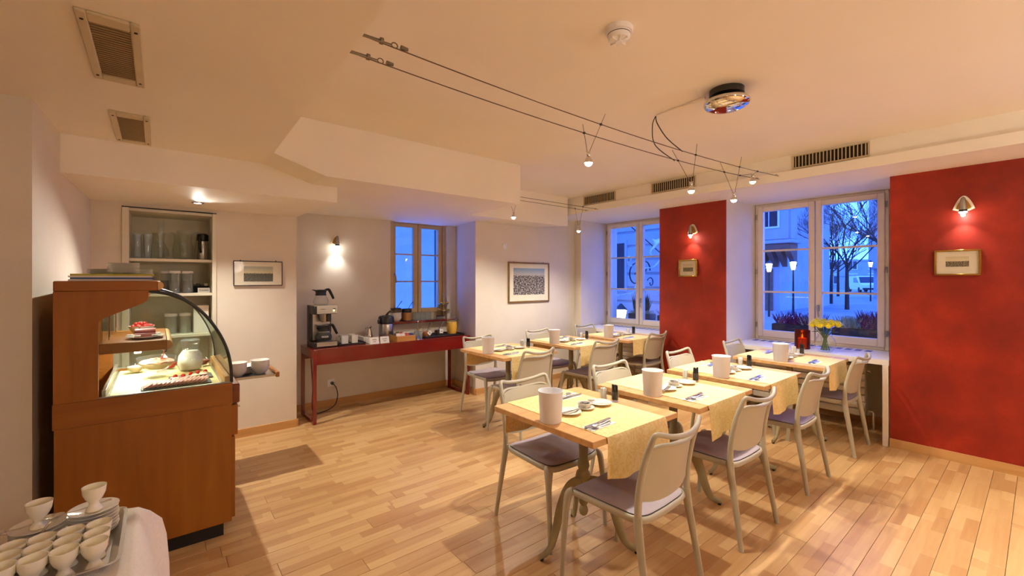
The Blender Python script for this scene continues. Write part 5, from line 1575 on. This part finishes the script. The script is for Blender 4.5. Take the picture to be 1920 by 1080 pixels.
# ---- serving tray at the right end
t = thing('black_tray', 'long black tray at the right end of the red table', 'tray', (2.765, 4.84, ZB))
MB().box(-0.275, 0.275, -0.145, 0.145, 0, 0.006, 0.002).build('tray_floor', BLACK, t)
MB().box(-0.28, 0.28, -0.152, -0.143, 0.0, 0.018, 0.003).box(-0.28, 0.28, 0.143, 0.152, 0.0, 0.018, 0.003).box(-0.282, -0.273, -0.145, 0.145, 0.0, 0.018, 0.003).box(0.273, 0.282, -0.145, 0.145, 0.0, 0.018, 0.003).build('tray_rim', BLACK, t)
HON = mat('apricot_jam', (196, 116, 40), (180, 98, 30), rough=0.2); DJM = mat('dark_berry_jam', (46, 12, 14), (60, 16, 18), rough=0.2)
def jamjar(x, y, m, label, card_rz):
    t = thing('jam_jar', label, 'jam jar', (x, y, ZB + 0.0065), group='jam jars on the black tray')
    MB().lathe([(0.040, 0), (0.050, 0.006), (0.054, 0.04), (0.048, 0.085), (0.052, 0.095), (0.049, 0.095), (0.045, 0.085), (0.051, 0.04), (0.046, 0.009), (1e-4, 0.006)], 26, cap1=False).build('jar_body', GLS, t)
    MB().lathe([(0.045, 0.0095), (0.0505, 0.04), (0.0475, 0.062), (1e-4, 0.064)], 24, cap1=False).build('jam', m, t)
    for q, (dx, dy) in enumerate(((0.03, 0.01), (0.035, -0.012))):
        MB().tube([(-dx * .4, -dy, 0.05), (dx, dy, 0.115), (dx * 1.9, dy * 1.6, 0.165)], [0.003, 0.003, 0.0055], 8, flat=0.6).build('jam_spoon', CHROME if q else BLACK, t)
    c_ = MB().box(-0.024, 0.024, -0.001, 0.001, -0.024, 0.024)
    c_.xf(Matrix.Translation((0.012, -0.056, 0.052)) @ Matrix.Rotation(card_rz, 4, 'Y'))
    cd = c_.build('name_tag', PAPER, t)
    o = MB()
    for k in range(3):
        for r_ in range(2): o.box(-0.014 + k * 0.010, -0.007 + k * 0.010, -0.0016, -0.001, -0.008 + r_ * 0.010, -0.002 + r_ * 0.010)
    o.xf(Matrix.Translation((0.012, -0.0562, 0.052)) @ Matrix.Rotation(card_rz, 4, 'Y'))
    o.build('lettering', BLACKM, cd)
jamjar(2.545, 4.765, HON, 'glass jar of amber jam with a tilted name tag', PI / 4)
jamjar(2.735, 4.815, DJM, 'glass jar of dark berry jam with an upright name tag', 0.05)
t = thing('juice_pitcher', 'glass pitcher of orange juice at the right end of the red table', 'pitcher', (2.925, 4.805, ZB + 0.0065))
MB().lathe([(0.055, 0), (0.062, 0.006), (0.072, 0.10), (0.066, 0.165), (0.060, 0.185), (0.068, 0.205), (0.065, 0.205), (0.057, 0.185), (0.063, 0.165), (0.069, 0.10), (0.058, 0.010), (1e-4, 0.007)], 30, cap1=False).build('glass_body', GLS, t)
MB().lathe([(0.0575, 0.0105), (0.0685, 0.10), (0.0635, 0.155), (1e-4, 0.157)], 28, cap1=False).build('orange_juice', mat('orange_juice', (238, 184, 40), (232, 172, 30), rough=0.3), t)
MB().tube(catmull([(0.062, 0, 0.185), (0.105, 0, 0.175), (0.110, 0, 0.10), (0.070, 0, 0.05)], 5), 0.007, 8).build('handle', GLS, t)
# ---- on the red window sill
ZW = 0.9255
def sill_bowl():
    t = thing('muesli_bowl', 'x', 'bowl'); MB().lathe([(0.035, 0), (0.04, 0.003), (0.070, 0.042), (0.072, 0.060), (0.069, 0.060), (0.066, 0.042), (0.035, 0.010), (1e-4, 0.008)], 28, cap1=False).build('bowl_body', WHITE, t); return t
for k in range(3):
    put('sillbowl', sill_bowl, 2.335, 5.185, ZW + k * 0.026, 0, 'white bowl, %s in the stack on the red window sill' % ('bottom', 'middle', 'top')[k], 'bowls on the red sill')
def cereal_jar(x, y, z, r, h, fill, label, band=True):
    t = thing('cereal_jar', label, 'jar', (x, y, z), group='cereal jars on the red sill')
    MB().lathe([(r * 0.95, 0), (r, 0.004), (r, h), (r * 0.94, h), (r * 0.94, 0.008), (1e-4, 0.007)], 26, cap1=False).build('jar_body', GLS, t)
    MB().lathe([(r * 0.93, 0.0085), (r * 0.93, h * 0.70), (1e-4, h * 0.74)], 24, cap1=False).build('cereal', fill, t)
    MB().lathe([(r * 1.03, h * 0.72), (r * 1.06, h * 0.74), (r * 1.06, h * 1.0), (r * 1.03, h * 1.02)], 26, cap0=False, cap1=False).build('black_band', BLACK, t)
    MB().tube([(0, 0, h * 0.7), (0.045, -0.01, h + 0.05), (0.075, -0.018, h + 0.09)], [0.006, 0.005, 0.008], 8, flat=0.6).build('scoop_handle', BLACK, t)
CORN = mat('corn_flakes', (206, 140, 52), (180, 108, 34), rough=0.7, scale=(60, 60, 60)); MUE = mat('muesli', (116, 84, 54), (86, 60, 38), rough=0.8, scale=(60, 60, 60))
cereal_jar(2.335, 5.185, ZW + 0.112, 0.062, 0.055, MUE, 'low black-banded muesli bowl with a scoop on top of the white bowls')
cereal_jar(2.487, 5.19, ZW, 0.058, 0.150, CORN, 'tall glass jar of corn flakes with a scoop on the red sill')
t = thing('glass_tray', 'clear tray under the upturned glasses on the red sill', 'tray', (2.725, 5.20, ZW))
MB().box(-0.155, 0.155, -0.085, 0.085, 0, 0.005, 0.002).build('tray_plate', GLSF, t)
def upglass():
    t = thing('upturned_glass', 'x', 'glass')
    MB().lathe([(0.034, 0.0), (0.032, 0.0), (0.029, 0.085), (1e-4, 0.088), (1e-4, 0.094), (0.028, 0.094), (0.031, 0.088)], 22, cap0=False, cap1=False).build('glass_body', GLSF, t); return t
for i in range(8):
    put('upglass', upglass, 2.618 + (i % 4) * 0.072, 5.160 + (i // 4) * 0.076, ZW + 0.0055, 0, 'upturned tumbler on the red sill, %s row, %s from the left' % (('front', 'back')[i // 4], ('first', 'second', 'third', 'fourth')[i % 4]), 'upturned tumblers on the red sill')
t = thing('berry_box', 'punnet of red berries beside the glasses on the red sill', 'punnet', (2.945, 5.135, ZW))
MB().box(-0.05, 0.05, -0.035, 0.035, 0, 0.035, 0.003).build('punnet', GLSF, t)
for k in range(18):
    MB().ball((0, 0, 0), 0.0095, 8, 6).build('berry', DJM, t, loc=(-0.042 + (k % 6) * 0.0165, -0.022 + (k // 6) * 0.02, 0.041))
t = thing('cake_stand', 'two-tier chrome stand of gold-wrapped portions on the red sill', 'tiered stand', (3.04, 5.21, ZW))
MB().tube([(0, 0, 0), (0, 0, 0.295)], 0.003, 8).build('rod', CHROME, t)
MB().lathe([(0.05, 0), (0.05, 0.004), (0.008, 0.010)], 24).build('foot', CHROME, t)
ring = [(0.022 * math.cos(a), 0, 0.315 + 0.022 * math.sin(a)) for a in [k * PI / 8 for k in range(16)]]
MB().tube(ring, 0.003, 6, closed=True).build('ring_handle', CHROME, t)
GOLDW = mat('gold_foil', (226, 178, 70), (204, 150, 50), rough=0.25, metal=0.6, scale=(60, 60, 60))
for (z, r) in ((0.105, 0.088), (0.198, 0.075)):
    MB().lathe([(0.004, z), (r, z), (r, z + 0.006), (0.004, z + 0.004)], 28).build('tier', CHROME, t)
    for k in range(9):
        a = 2 * PI * k / 9
        MB().ball((0, 0, 0), 0.0125, 10, 7, 0.85).build('gold_portion', GOLDW, t, loc=((r - 0.017) * math.cos(a), (r - 0.017) * math.sin(a), z + 0.0165))
# ================================================================ FOREGROUND SIDE TABLE
ft = thing('side_table', 'small side table under the white cloth at the lower left', 'table', (-0.45, 1.36, 0))
MB().box(-0.38, 0.38, -0.424, 0.424, 0.712, 0.740, 0.004).build('tabletop', BEECH, ft)
for sx in (-1, 1):
    for sy in (-1, 1):
        MB().box(sx * 0.36 - 0.02, sx * 0.36 + 0.02, sy * 0.40 - 0.02, sy * 0.40 + 0.02, 0, 0.712, 0.002).build('leg', BEECH, ft)
def cloth():
    # rounded-rectangle cloth: top plus flaring skirt
    hx, hy = 0.402, 0.447
    n = 96
    vs = []; fs = []
    rings = []
    def rr(k, grow, rad, zf):
        a = 2 * PI * k / n
        ca, sa = math.cos(a), math.sin(a)
        e = 0.11
        px = math.copysign(abs(ca) ** e, ca) * (hx); py = math.copysign(abs(sa) ** e, sa) * (hy)
        corner = (abs(ca * sa) * 2) ** 3
        w = 0.5 + 0.5 * math.sin(a * 11 + 0.6)
        g = grow * (0.45 + 0.40 * w + 0.9 * corner)
        d = Vector((px / hx, py / hy)); d.normalize()
        return (px + d.x * g, py + d.y * g, zf)
    levels = [(0.0, 0.7408), (0.012, 0.735), (0.034, 0.705), (0.058, 0.66), (0.068, 0.60), (0.074, 0.50), (0.076, 0.40), (0.074, 0.30), (0.072, 0.20)]
    for sc in (0.02, 0.5, 0.9, 0.985):
        for k in range(n):
            x, y, z = rr(k, 0, 0, 0.7414)
            vs.append((x * sc, y * sc, 0.7414))
    for (g, z) in levels:
        for k in range(n): vs.append(rr(k, g, 0, z))
    R = 4 + len(levels)
    for j in range(R - 1):
        for k in range(n):
            k2 = (k + 1) % n
            fs.append((j * n + k, j * n + k2, (j + 1) * n + k2, (j + 1) * n + k))
    fs.append(tuple(reversed(range(n))))
    return MB().add(vs, fs)
o = cloth().build('tablecloth', LINEN, loc=(-0.45, 1.36, 0), recalc=True, angle=70)
tag(o, 'white linen cloth draped over the side table at the lower left', 'tablecloth')
ZF = 0.7420
TRM = mat('tray_pearl_steel', (214, 208, 200), (202, 196, 188), rough=0.22, metal=0.55)
t = thing('serving_tray', 'silver serving tray full of egg cups on the white cloth', 'tray', (-0.225, 1.594, ZF))
hx, hy = 0.150, 0.166
def trayring(sc, off, z, n=48):
    out = []
    for k in range(n):
        a = 2 * PI * k / n; ca, sa = math.cos(a), math.sin(a); e = 0.16
        out.append((math.copysign(abs(ca) ** e, ca) * (hx - off), math.copysign(abs(sa) ** e, sa) * (hy - off), z))
    return out
vs = []; fs = []; n = 48
for (off, z) in ((0.018, 0.0), (0.0, 0.020), (-0.006, 0.021), (-0.006, 0.023), (0.002, 0.0225), (0.020, 0.003)): vs += trayring(1, off, z)
for j in range(5):
    for k in range(n):
        k2 = (k + 1) % n; fs.append((j * n + k, j * n + k2, (j + 1) * n + k2, (j + 1) * n + k))
fs.append(tuple(reversed(range(n)))); fs.append(tuple(range(5 * n, 6 * n)))
MB().add(vs, fs).build('tray_body', TRM, t)
ZG = ZF + 0.0035
def make_eggcup():
    t = thing('egg_cup', 'x', 'egg cup')
    MB().lathe([(0.0175, 0.0), (0.0185, 0.002), (0.0155, 0.008), (0.0105, 0.018), (0.0115, 0.024), (0.019, 0.034), (0.0245, 0.048), (0.0262, 0.066), (0.0248, 0.066), (0.0225, 0.048), (0.017, 0.037), (0.008, 0.030), (1e-4, 0.029)], 36, cap1=False).build('cup_body', CREAMP, t)
    return t
ro = ('front', 'middle', 'back'); co = ('right-hand', 'second', 'third', 'left-hand')
for c_, x in enumerate((-0.120, -0.172, -0.223, -0.272)):
    for r_, y in enumerate((1.468, 1.520, 1.572)):
        put('eggcup', make_eggcup, x, y, ZG, 0, 'cream egg cup on the silver tray, %s row, %s column' % (ro[r_], co[c_]), 'egg cups on the tray')
def make_saucer():
    t = thing('saucer', 'x', 'saucer')
    MB().lathe([(0.028, 0.0), (0.032, 0.0012), (0.050, 0.0088), (0.0535, 0.0102), (0.0535, 0.0112), (0.0505, 0.0108), (0.032, 0.0040), (1e-4, 0.0036)], 40, cap1=False).build('saucer_body', WHITE, t)
    return t
for i, (x, y, n_) in enumerate(((-0.139, 1.672, 8), (-0.243, 1.668, 7))):
    w_ = ('right', 'left')[i]
    for k in range(n_):
        put('saucer', make_saucer, x + 0.001 * ((k * 5) % 3 - 1), y, ZG + k * 0.0088, k * 0.5, 'white saucer, %s of the %s stack on the tray' % (names[k], w_), 'saucers on the tray')
    zt2 = ZG + (n_ - 1) * 0.0088 + 0.0045
    put('eggcup', None, x + 0.002, y - 0.004, zt2, 0, 'cream egg cup standing on the %s saucer stack' % w_, 'egg cups on saucers')
    put('spoon', None, x - 0.030, y - 0.006, zt2 + 0.006, PI + 0.35, 'teaspoon lying on the %s saucer stack' % w_, 'spoons on saucers')
t = thing('glass_dish', 'small cut-glass dish with tongs in front of the left saucer stack', 'dish', (-0.262, 1.613, ZG))
disc_bowl(t, 0.022, 0.022, GLSF)
for q in (-1, 1):
    MB().tube(catmull([(0.0, 0.003 * q, 0.010), (0.020, 0.006 * q, 0.040), (0.042, 0.004 * q, 0.075), (0.050, 0.0, 0.082)], 4), 0.0028, 6, flat=0.6).build('tongs_arm', CHROME, t)
# ================================================================ OUTSIDE
GZ = -0.10
GRD = mat('street_paving', (150, 152, 156), (128, 130, 136), rough=0.8, scale=(0.6, 0.6, 0.6), detail=8)
FAC = mat('facade_stone', (176, 176, 176), (160, 160, 162), rough=0.8, scale=(1, 1, 1))
FACD = mat('facade_brown', (120, 84, 70), (104, 72, 60), rough=0.8)
GLD = mat('dark_window_glass', (40, 48, 60), (30, 36, 48), rough=0.1)
TRUNK = mat('bare_bark', (62, 52, 46), (46, 38, 34), rough=0.9, scale=(6, 6, 6))
DKB = mat('planter_dark', (40, 36, 38), (30, 27, 29), rough=0.5)
HEA = mat('heather_purple', (134, 52, 96), (96, 40, 84), rough=0.8, scale=(30, 30, 30))
HEW = mat('heather_white', (190, 196, 180), (150, 166, 130), rough=0.8, scale=(30, 30, 30))
SHR = mat('shrub_green', (40, 62, 44), (28, 46, 34), rough=0.8, scale=(30, 30, 30))
LIT = emitter('street_lamp_glow', (255, 236, 190), 14)
g = MB().box(5.87, 160, -120, 140, GZ - 0.3, GZ)
tag(g.build('street', GRD), 'pale paved street and square outside the windows', 'street', kind='structure')
# direction helper : place things along a heading from the room (X,Y pairs in metres)
def building(name, label, loc, rz, w, d, h, floors, mcol=FAC):
    b = thing(name, label, 'building', loc, rz)
    MB().box(-w / 2, w / 2, 0, d, 0, h).build('wall', mcol, b)
    for f_ in range(1, floors + 1):
        MB().box(-w / 2 - 0.1, w / 2 + 0.1, -0.15, 0, f_ * h / floors - 0.28, f_ * h / floors).build('cornice', mcol, b)
    nw_ = 0 if name in ('neighbour_house', 'row_house') else max(1, int(w / 2.6))
    for f_ in range(floors):
        for k in range(nw_):
            x = -w / 2 + (k + 0.5) * w / nw_; z = f_ * h / floors + 0.9
            fr = MB().box(x - 0.65, x + 0.65, -0.08, 0, z - 0.1, z + 1.75).build('window', PLAST, b)
            for q in (-1, 1):
                MB().box(x + (0.04 if q > 0 else -0.54), x + (0.54 if q > 0 else -0.04), -0.10, -0.08, z + 0.02, z + 1.62).build('pane', GLD, fr)
    return b
# corner house seen in the left half of the right window, with corbelled bay over the street
cb = building('corner_house', 'pale corner house with a corbelled bay, seen in the left half of the right window', (24.0, 12.8, GZ), -PI / 2, 9, 8, 12, 3)
MB().box(2.9, 5.3, -1.0, 0.0, 3.45, 12, 0.08).build('bay', FAC, cb)
for z0 in (4.05, 5.3, 7.6):
    wv = MB().box(3.95, 4.85, -1.06, -1.0, z0, z0 + 0.95).build('bay_window', PLAST, cb)
    for q in range(2):
        MB().box(4.02 + q * 0.40, 4.37 + q * 0.40, -1.08, -1.06, z0 + 0.08, z0 + 0.87).build('pane', GLD, wv)
MB().box(2.8, 5.45, -1.12, 0, 3.30, 3.46, 0.03).build('bay_cornice', FAC, cb)
MB().box(2.9, 5.3, -1.02, 0, 3.02, 3.30, 0.03).build('corbel_course', FACD, cb)
for k in range(6):
    MB().prism([(0, 2.2), (-0.9, 2.9), (-0.9, 3.02), (0, 3.02)], 2.95 + k * 0.42, 3.17 + k * 0.42, axis='x').build('corbel', FACD, cb)
MB().box(3.0, 4.2, -0.06, 0, 0, 2.1).build('doorway', FACD, cb)
building('row_house', 'plain pale row house across the lane, seen through the left window', (9.6, 9.4, GZ), -PI / 2, 8.4, 2.4, 9, 2)
fh = bpy.data.objects['row_house']
for k in range(12):
    MB().box(-4.25, 4.25, -0.05, 0.0, 0.3 + k * 0.36, 0.3 + k * 0.36 + 0.30, 0.01).build('stone_course', FAC, fh)
wv = MB().box(2.05, 2.5, -0.09, 0.0, 1.25, 2.6).build('window', FAC, fh)
MB().box(2.12, 2.43, -0.10, -0.09, 1.33, 2.52).build('pane', GLD, wv)
for zz in (1.05, 2.75):
    MB().box(-4.3, 1.9, -0.16, 0.0, zz, zz + 0.14, 0.02).build('string_course', FAC, fh)
building('far_house', 'far house at the right edge of the right window', (45, 6.2, GZ), -PI / 2, 5, 6, 9, 3)
building('end_house', 'distant pale house closing the street behind the trees', (92, 26, GZ), -PI / 2, 30, 8, 5, 2)
MB().box(-2.6, -1.0, -1.2, 0.0, 2.4, 9, 0.1).build('bay', FAC, bpy.data.objects['far_house'])
# ---- lit lamps
def street_lamp(x, y, h, label):
    t = thing('street_lamp', label, 'street lamp', (x, y, GZ), group='street lamps outside')
    MB().tube([(0, 0, 0), (0, 0, h)], [0.05, 0.03], 8).build('post', TRUNK, t)
    MB().lathe([(0.07, h), (0.13, h + 0.32), (0.02, h + 0.36)], 8).build('lantern', LIT, t)
    MB().lathe([(0.15, h + 0.34), (0.02, h + 0.48)], 8).build('lantern_cap', BLACK, t)
street_lamp(21.5, 6.90, 2.0, 'lit street lamp beside the corner house, right one')
street_lamp(20.0, 7.32, 1.9, 'lit street lamp under the corner house, left one')
street_lamp(40, 7.9, 2.5, 'far lit street lamp by the far house')
# ---- trees
def tree(x, y, h, label, seed, lean=0.0):
    t = thing('bare_tree', label, 'tree', (x, y, GZ), group='bare trees on the square')
    rnd = random.Random(seed)
    tr_ = MB(); br = MB()
    top = Vector((lean, 0, h * 0.29))
    tr_.tube([(0, 0, 0), (lean * .4, 0, h * 0.18), tuple(top)], [h * 0.0125, h * 0.010, h * 0.008], 8)
    def grow(p, d, L, r, lv):
        mid = p + d * L * 0.5 + Vector((rnd.uniform(-1, 1), rnd.uniform(-1, 1), rnd.uniform(-.4, .6))) * L * 0.07
        e = p + d * L + Vector((0, 0, L * 0.04))
        br.tube([p, mid, e], [r, r * 0.8, r * 0.6], 5 if lv < 2 else 3, caps=False)
        if lv >= 5: return
        for k in range(3):
            ax = Vector((rnd.uniform(-1, 1), rnd.uniform(-1, 1), rnd.uniform(-.2, .9)))
            nd = (d + ax * (0.75 if lv else 0.95)).normalized()
            st = p + (e - p) * rnd.uniform(0.55, 1.0)
            grow(st, nd, L * rnd.uniform(0.62, 0.80), max(0.005, r * 0.60), lv + 1)
    for k in range(5):
        a = k * 1.26 + rnd.uniform(-.3, .3)
        d = Vector((math.cos(a) * 0.75, math.sin(a) * 0.75, 0.85)).normalized()
        grow(top - Vector((0, 0, h * 0.03 * k * .5)), d, h * 0.19, h * 0.0045, 0)
    grow(top, Vector((0.05, 0.05, 1)).normalized(), h * 0.22, h * 0.006, 0)
    tr_.build('trunk', TRUNK, t)
    br.build('branches', TRUNK, t, recalc=False)
tree(28.0, 6.5, 8.5, 'nearest bare tree in the right half of the right window', 1)
tree(34.0, 8.75, 9, 'bare tree second in the row outside the right window', 2, 0.3)
tree(40.0, 10.6, 9.5, 'bare tree third in the row outside the right window', 3)
tree(50.0, 12.3, 10, 'bare tree fourth in the row outside the right window', 4)
tree(37.0, 11.3, 9, 'slim bare tree beside the corner house', 5)
tree(21.5, 3.55, 8.5, 'bare tree at the right edge of the view outside', 6)
# ---- vehicles
def van(x, y, rz, label, col, L=5.0, Wd=1.95, Hh=2.05, name='delivery_van', cat='van'):
    t = thing(name, label, cat, (x, y, GZ), rz)
    # side profile in (x along length, z); front at -x
    pr = [(-L / 2, 0.35), (-L / 2, 0.95), (-L / 2 + 0.85, 1.15), (-L / 2 + 1.6, Hh - 0.05), (-L / 2 + 2.0, Hh), (L / 2 - 0.1, Hh), (L / 2, Hh - 0.3), (L / 2, 0.35)]
    MB().prism(pr, -Wd / 2, Wd / 2, axis='y').build('body', col, t)
    a = Vector((-L / 2 + 0.90, 0, 1.19)); b = Vector((-L / 2 + 1.55, 0, Hh - 0.12)); off = Vector((-0.02, 0, 0.015))
    s_ = Wd / 2 - 0.12
    MB().add([a + off + Vector((0, -s_, 0)), a + off + Vector((0, s_, 0)), b + off + Vector((0, s_ - .08, 0)), b + off + Vector((0, -s_ + .08, 0))], [(0, 1, 2, 3)]).build('windscreen', GLD, t)
    for s in (-1, 1):
        MB().prism([(-L / 2 + 1.15, 1.22), (-L / 2 + 1.7, Hh - 0.2), (-L / 2 + 2.6, Hh - 0.2), (-L / 2 + 2.6, 1.22)], s * Wd / 2 - 0.01, s * Wd / 2 + 0.012, axis='y').build('side_window', GLD, t)
        MB().box(-L / 2 - 0.02, -L / 2 + 0.08, s * (Wd / 2 - 0.35) - 0.18, s * (Wd / 2 - 0.35) + 0.18, 0.70, 0.90, 0.03).build('headlight', PLAST, t)
        for wx in (-L / 2 + 0.95, L / 2 - 0.95):
            m = MB().lathe([(0.33, -0.11), (0.34, 0.0), (0.33, 0.11)], 18)
            m.xf(Matrix.Translation((wx, s * (Wd / 2 - 0.10), 0.34)) @ Matrix.Rotation(PI / 2, 4, 'X'))
            m.build('wheel', BLACKM, t)
    MB().box(-L / 2 - 0.04, -L / 2 + 0.05, -Wd / 2 + 0.05, Wd / 2 - 0.05, 0.33, 0.58, 0.03).build('bumper', BLACK, t)
van(70, 14.6, 0.55, 'white van parked on the square, right half of the right window', mat('van_white', (226, 228, 230), (218, 220, 224), rough=0.3))
van(47, 15.4, 0.5, 'dark car parked below the corner house', mat('car_black', (28, 30, 34), (22, 24, 28), rough=0.25), 4.2, 1.8, 1.55, 'parked_car', 'car')
# ---- planters on the outer sills
def planter(y0, y1, x0, label, kinds):
    t = thing('heather_planter', label, 'planter', (x0, (y0 + y1) / 2, 0.7605), group='planters outside the windows')
    hw = (y1 - y0) / 2
    MB().box(-0.10, 0.10, -hw, hw, 0, 0.15, 0.008).build('planter_box', DKB, t)
    MB().box(-0.095, 0.095, -hw + 0.01, hw - 0.01, 0.12, 0.152).build('soil', TRUNK, t)
    rnd = random.Random(int(y0 * 100))
    for m, a, b, hgt, nm in kinds:
        o = MB()
        for k in range(230):
            y = rnd.uniform(a, b) ; x = rnd.uniform(-0.08, 0.08); h = hgt * rnd.uniform(0.45, 1.0)
            dx, dy = rnd.uniform(-.06, .06), rnd.uniform(-.08, .08)
            o.tube([(x, y, 0.14), (x + dx * .5, y + dy * .5, 0.14 + h * .5), (x + dx, y + dy, 0.14 + h)], [0.0025, 0.0055, 0.001], 4, caps=False)
        q = o.build(nm, m, t, recalc=False); q['kind'] = 'stuff'
    return t
planter(1.60, 2.14, 6.02, 'dark planter of purple heather outside the left half of the right window', ((HEA, -0.24, 0.24, 0.17, 'heather'), (HEW, -0.24, -0.05, 0.12, 'pale_heather')))
planter(1.03, 1.52, 6.02, 'dark planter of white and purple heather outside the right half of the right window', ((HEW, -0.02, 0.20, 0.16, 'pale_heather'), (HEA, -0.22, 0.0, 0.22, 'heather')))
planter(3.24, 3.74, 6.02, 'dark planter of heather outside the left window', ((HEA, -0.23, 0.23, 0.15, 'heather'),))
planter(3.88, 4.27, 6.02, 'dark planter with a small conifer outside the left window', ((SHR, -0.10, 0.10, 0.34, 'conifer'), (HEW, -0.16, 0.16, 0.08, 'pale_heather')))
tag(MB().box(5.862, 6.20, 0.90, 2.25, 0.66, 0.76, 0.005).build('outer_sill', FAC), 'stone outer sill under the right window planters', 'sill')
tag(MB().box(5.862, 6.20, 3.14, 4.50, 0.66, 0.76, 0.005).build('outer_sill', FAC), 'stone outer sill under the left window planters', 'sill')
# ---- wrought-iron inn sign outside the left window
IR = mat('painted_iron', (52, 56, 66), (40, 44, 54), rough=0.5, metal=0.4)
GLT = mat('pale_gilt', (214, 210, 190), (196, 190, 168), rough=0.4, metal=0.3)
def spiral(cx, cz, r0, r1, a0, a1, n=26):
    return [(0.0, cx + (r0 + (r1 - r0) * k / n) * math.cos(a0 + (a1 - a0) * k / n), cz + (r0 + (r1 - r0) * k / n) * math.sin(a0 + (a1 - a0) * k / n)) for k in range(n + 1)]
sg = thing('inn_sign_bracket', 'ornate wrought-iron inn sign bracket with scrolls outside the left window', 'sign bracket', (6.66, 4.55, 1.58), PI / 2)
MB().tube([(0, 0.80, 1.05), (0, -0.70, 0.36)], 0.010, 6).build('stay_rod', IR, sg)
MB().box(-0.04, 0.04, 0.785, 0.80, -0.5, 1.1, 0.003).build('wall_plate', IR, sg)
for (a, m, r) in ((spiral(0.12, -0.05, 0.22, 0.03, 1.6, -5.5), IR, 0.013), (spiral(0.10, -0.28, 0.14, 0.02, 2.5, 8.5), GLT, 0.012), (spiral(-0.16, 0.08, 0.16, 0.03, 3.4, -3.2), IR, 0.013),
                  (spiral(-0.34, -0.18, 0.11, 0.02, 0.4, 6.4), IR, 0.011), (spiral(0.30, 0.22, 0.12, 0.02, -2.2, 3.6), GLT, 0.012), (spiral(-0.10, -0.36, 0.10, 0.02, 0.0, 5.8), IR, 0.011)):
    MB().tube(a, r, 6).build('scroll', m, sg)
MB().tube(catmull([(0, 0.79, -0.40), (0, 0.45, -0.38), (0, 0.15, -0.32), (0, -0.10, 0.05), (0, -0.45, 0.12), (0, -0.78, 0.35)], 5), 0.014, 6).build('bracket_arm', GLT, sg)
# a pale leaping stag standing on the arm (one body)
st = thing('stag_figure', 'pale leaping stag figure on the inn sign bracket', 'figure', (7.22, 4.55, 2.02), PI / 2)
me = bpy.data.meshes.new('stag_body')
J = [((0, 0.10, 0.12), .055), ((0, -0.03, 0.14), .060), ((0, -0.16, 0.18), .062), ((0, -0.24, 0.30), .036), ((0, -0.27, 0.40), .030), ((0, -0.34, 0.39), .020),
     ((0.03, 0.15, 0.02), .030), ((0.03, 0.20, -0.06), .018), ((0.03, 0.16, -0.16), .013), ((-0.03, 0.16, 0.03), .030), ((-0.03, 0.26, -0.02), .018), ((-0.03, 0.30, -0.12), .013),
     ((0.03, -0.20, 0.08), .026), ((0.03, -0.30, 0.04), .016), ((0.03, -0.28, -0.05), .012), ((-0.03, -0.18, 0.06), .026), ((-0.03, -0.26, -0.03), .016), ((-0.03, -0.22, -0.12), .012), ((0, 0.16, 0.18), .018)]
ED = [(0, 1), (1, 2), (2, 3), (3, 4), (4, 5), (0, 6), (6, 7), (7, 8), (0, 9), (9, 10), (10, 11), (2, 12), (12, 13), (13, 14), (2, 15), (15, 16), (16, 17), (0, 18)]
me.from_pydata([p for p, r in J], ED, [])
so = bpy.data.objects.new('stag_body', me); COL.objects.link(so); so.parent = st
sk = so.modifiers.new('skin', 'SKIN'); sk.use_smooth_shade = True
so.modifiers.new('sub', 'SUBSURF').levels = 2
so.modifiers['sub'].render_levels = 2
for i, (p, r) in enumerate(J):
    so.data.skin_vertices[0].data[i].radius = (r, r)
so.data.skin_vertices[0].data[1].use_root = True
me.materials.append(GLT)
for s in (-1, 1):
    a = MB().tube(catmull([(0.01 * s, -0.26, 0.42), (0.05 * s, -0.22, 0.50), (0.06 * s, -0.24, 0.60), (0.04 * s, -0.28, 0.66)], 4), 0.008, 6)
    a.tube([(0.05 * s, -0.22, 0.50), (0.07 * s, -0.30, 0.55)], [0.007, 0.004], 6); a.tube([(0.06 * s, -0.24, 0.60), (0.10 * s, -0.20, 0.66)], [0.007, 0.004], 6)
    a.build('antler', GLT, st)
building('neighbour_house', 'pale blank neighbouring house wall outside the buffet window', (3.6, 9.2, GZ), 0.0, 8.4, 2.0, 9, 1)
street_lamp(8.4, 6.25, 0.52, 'small bright lantern at the foot of the left window view')
# neighbouring wall and ground behind the small buffet window
tag(MB().box(3.42, 4.2, 5.52, 6.15, -0.1, 5, 0.0).build('neighbour_wall', mat('neighbour_dark_wall', (64, 62, 70), (52, 50, 58), rough=0.8)), 'dark neighbouring wall edge seen through the buffet window', 'wall', kind='structure')
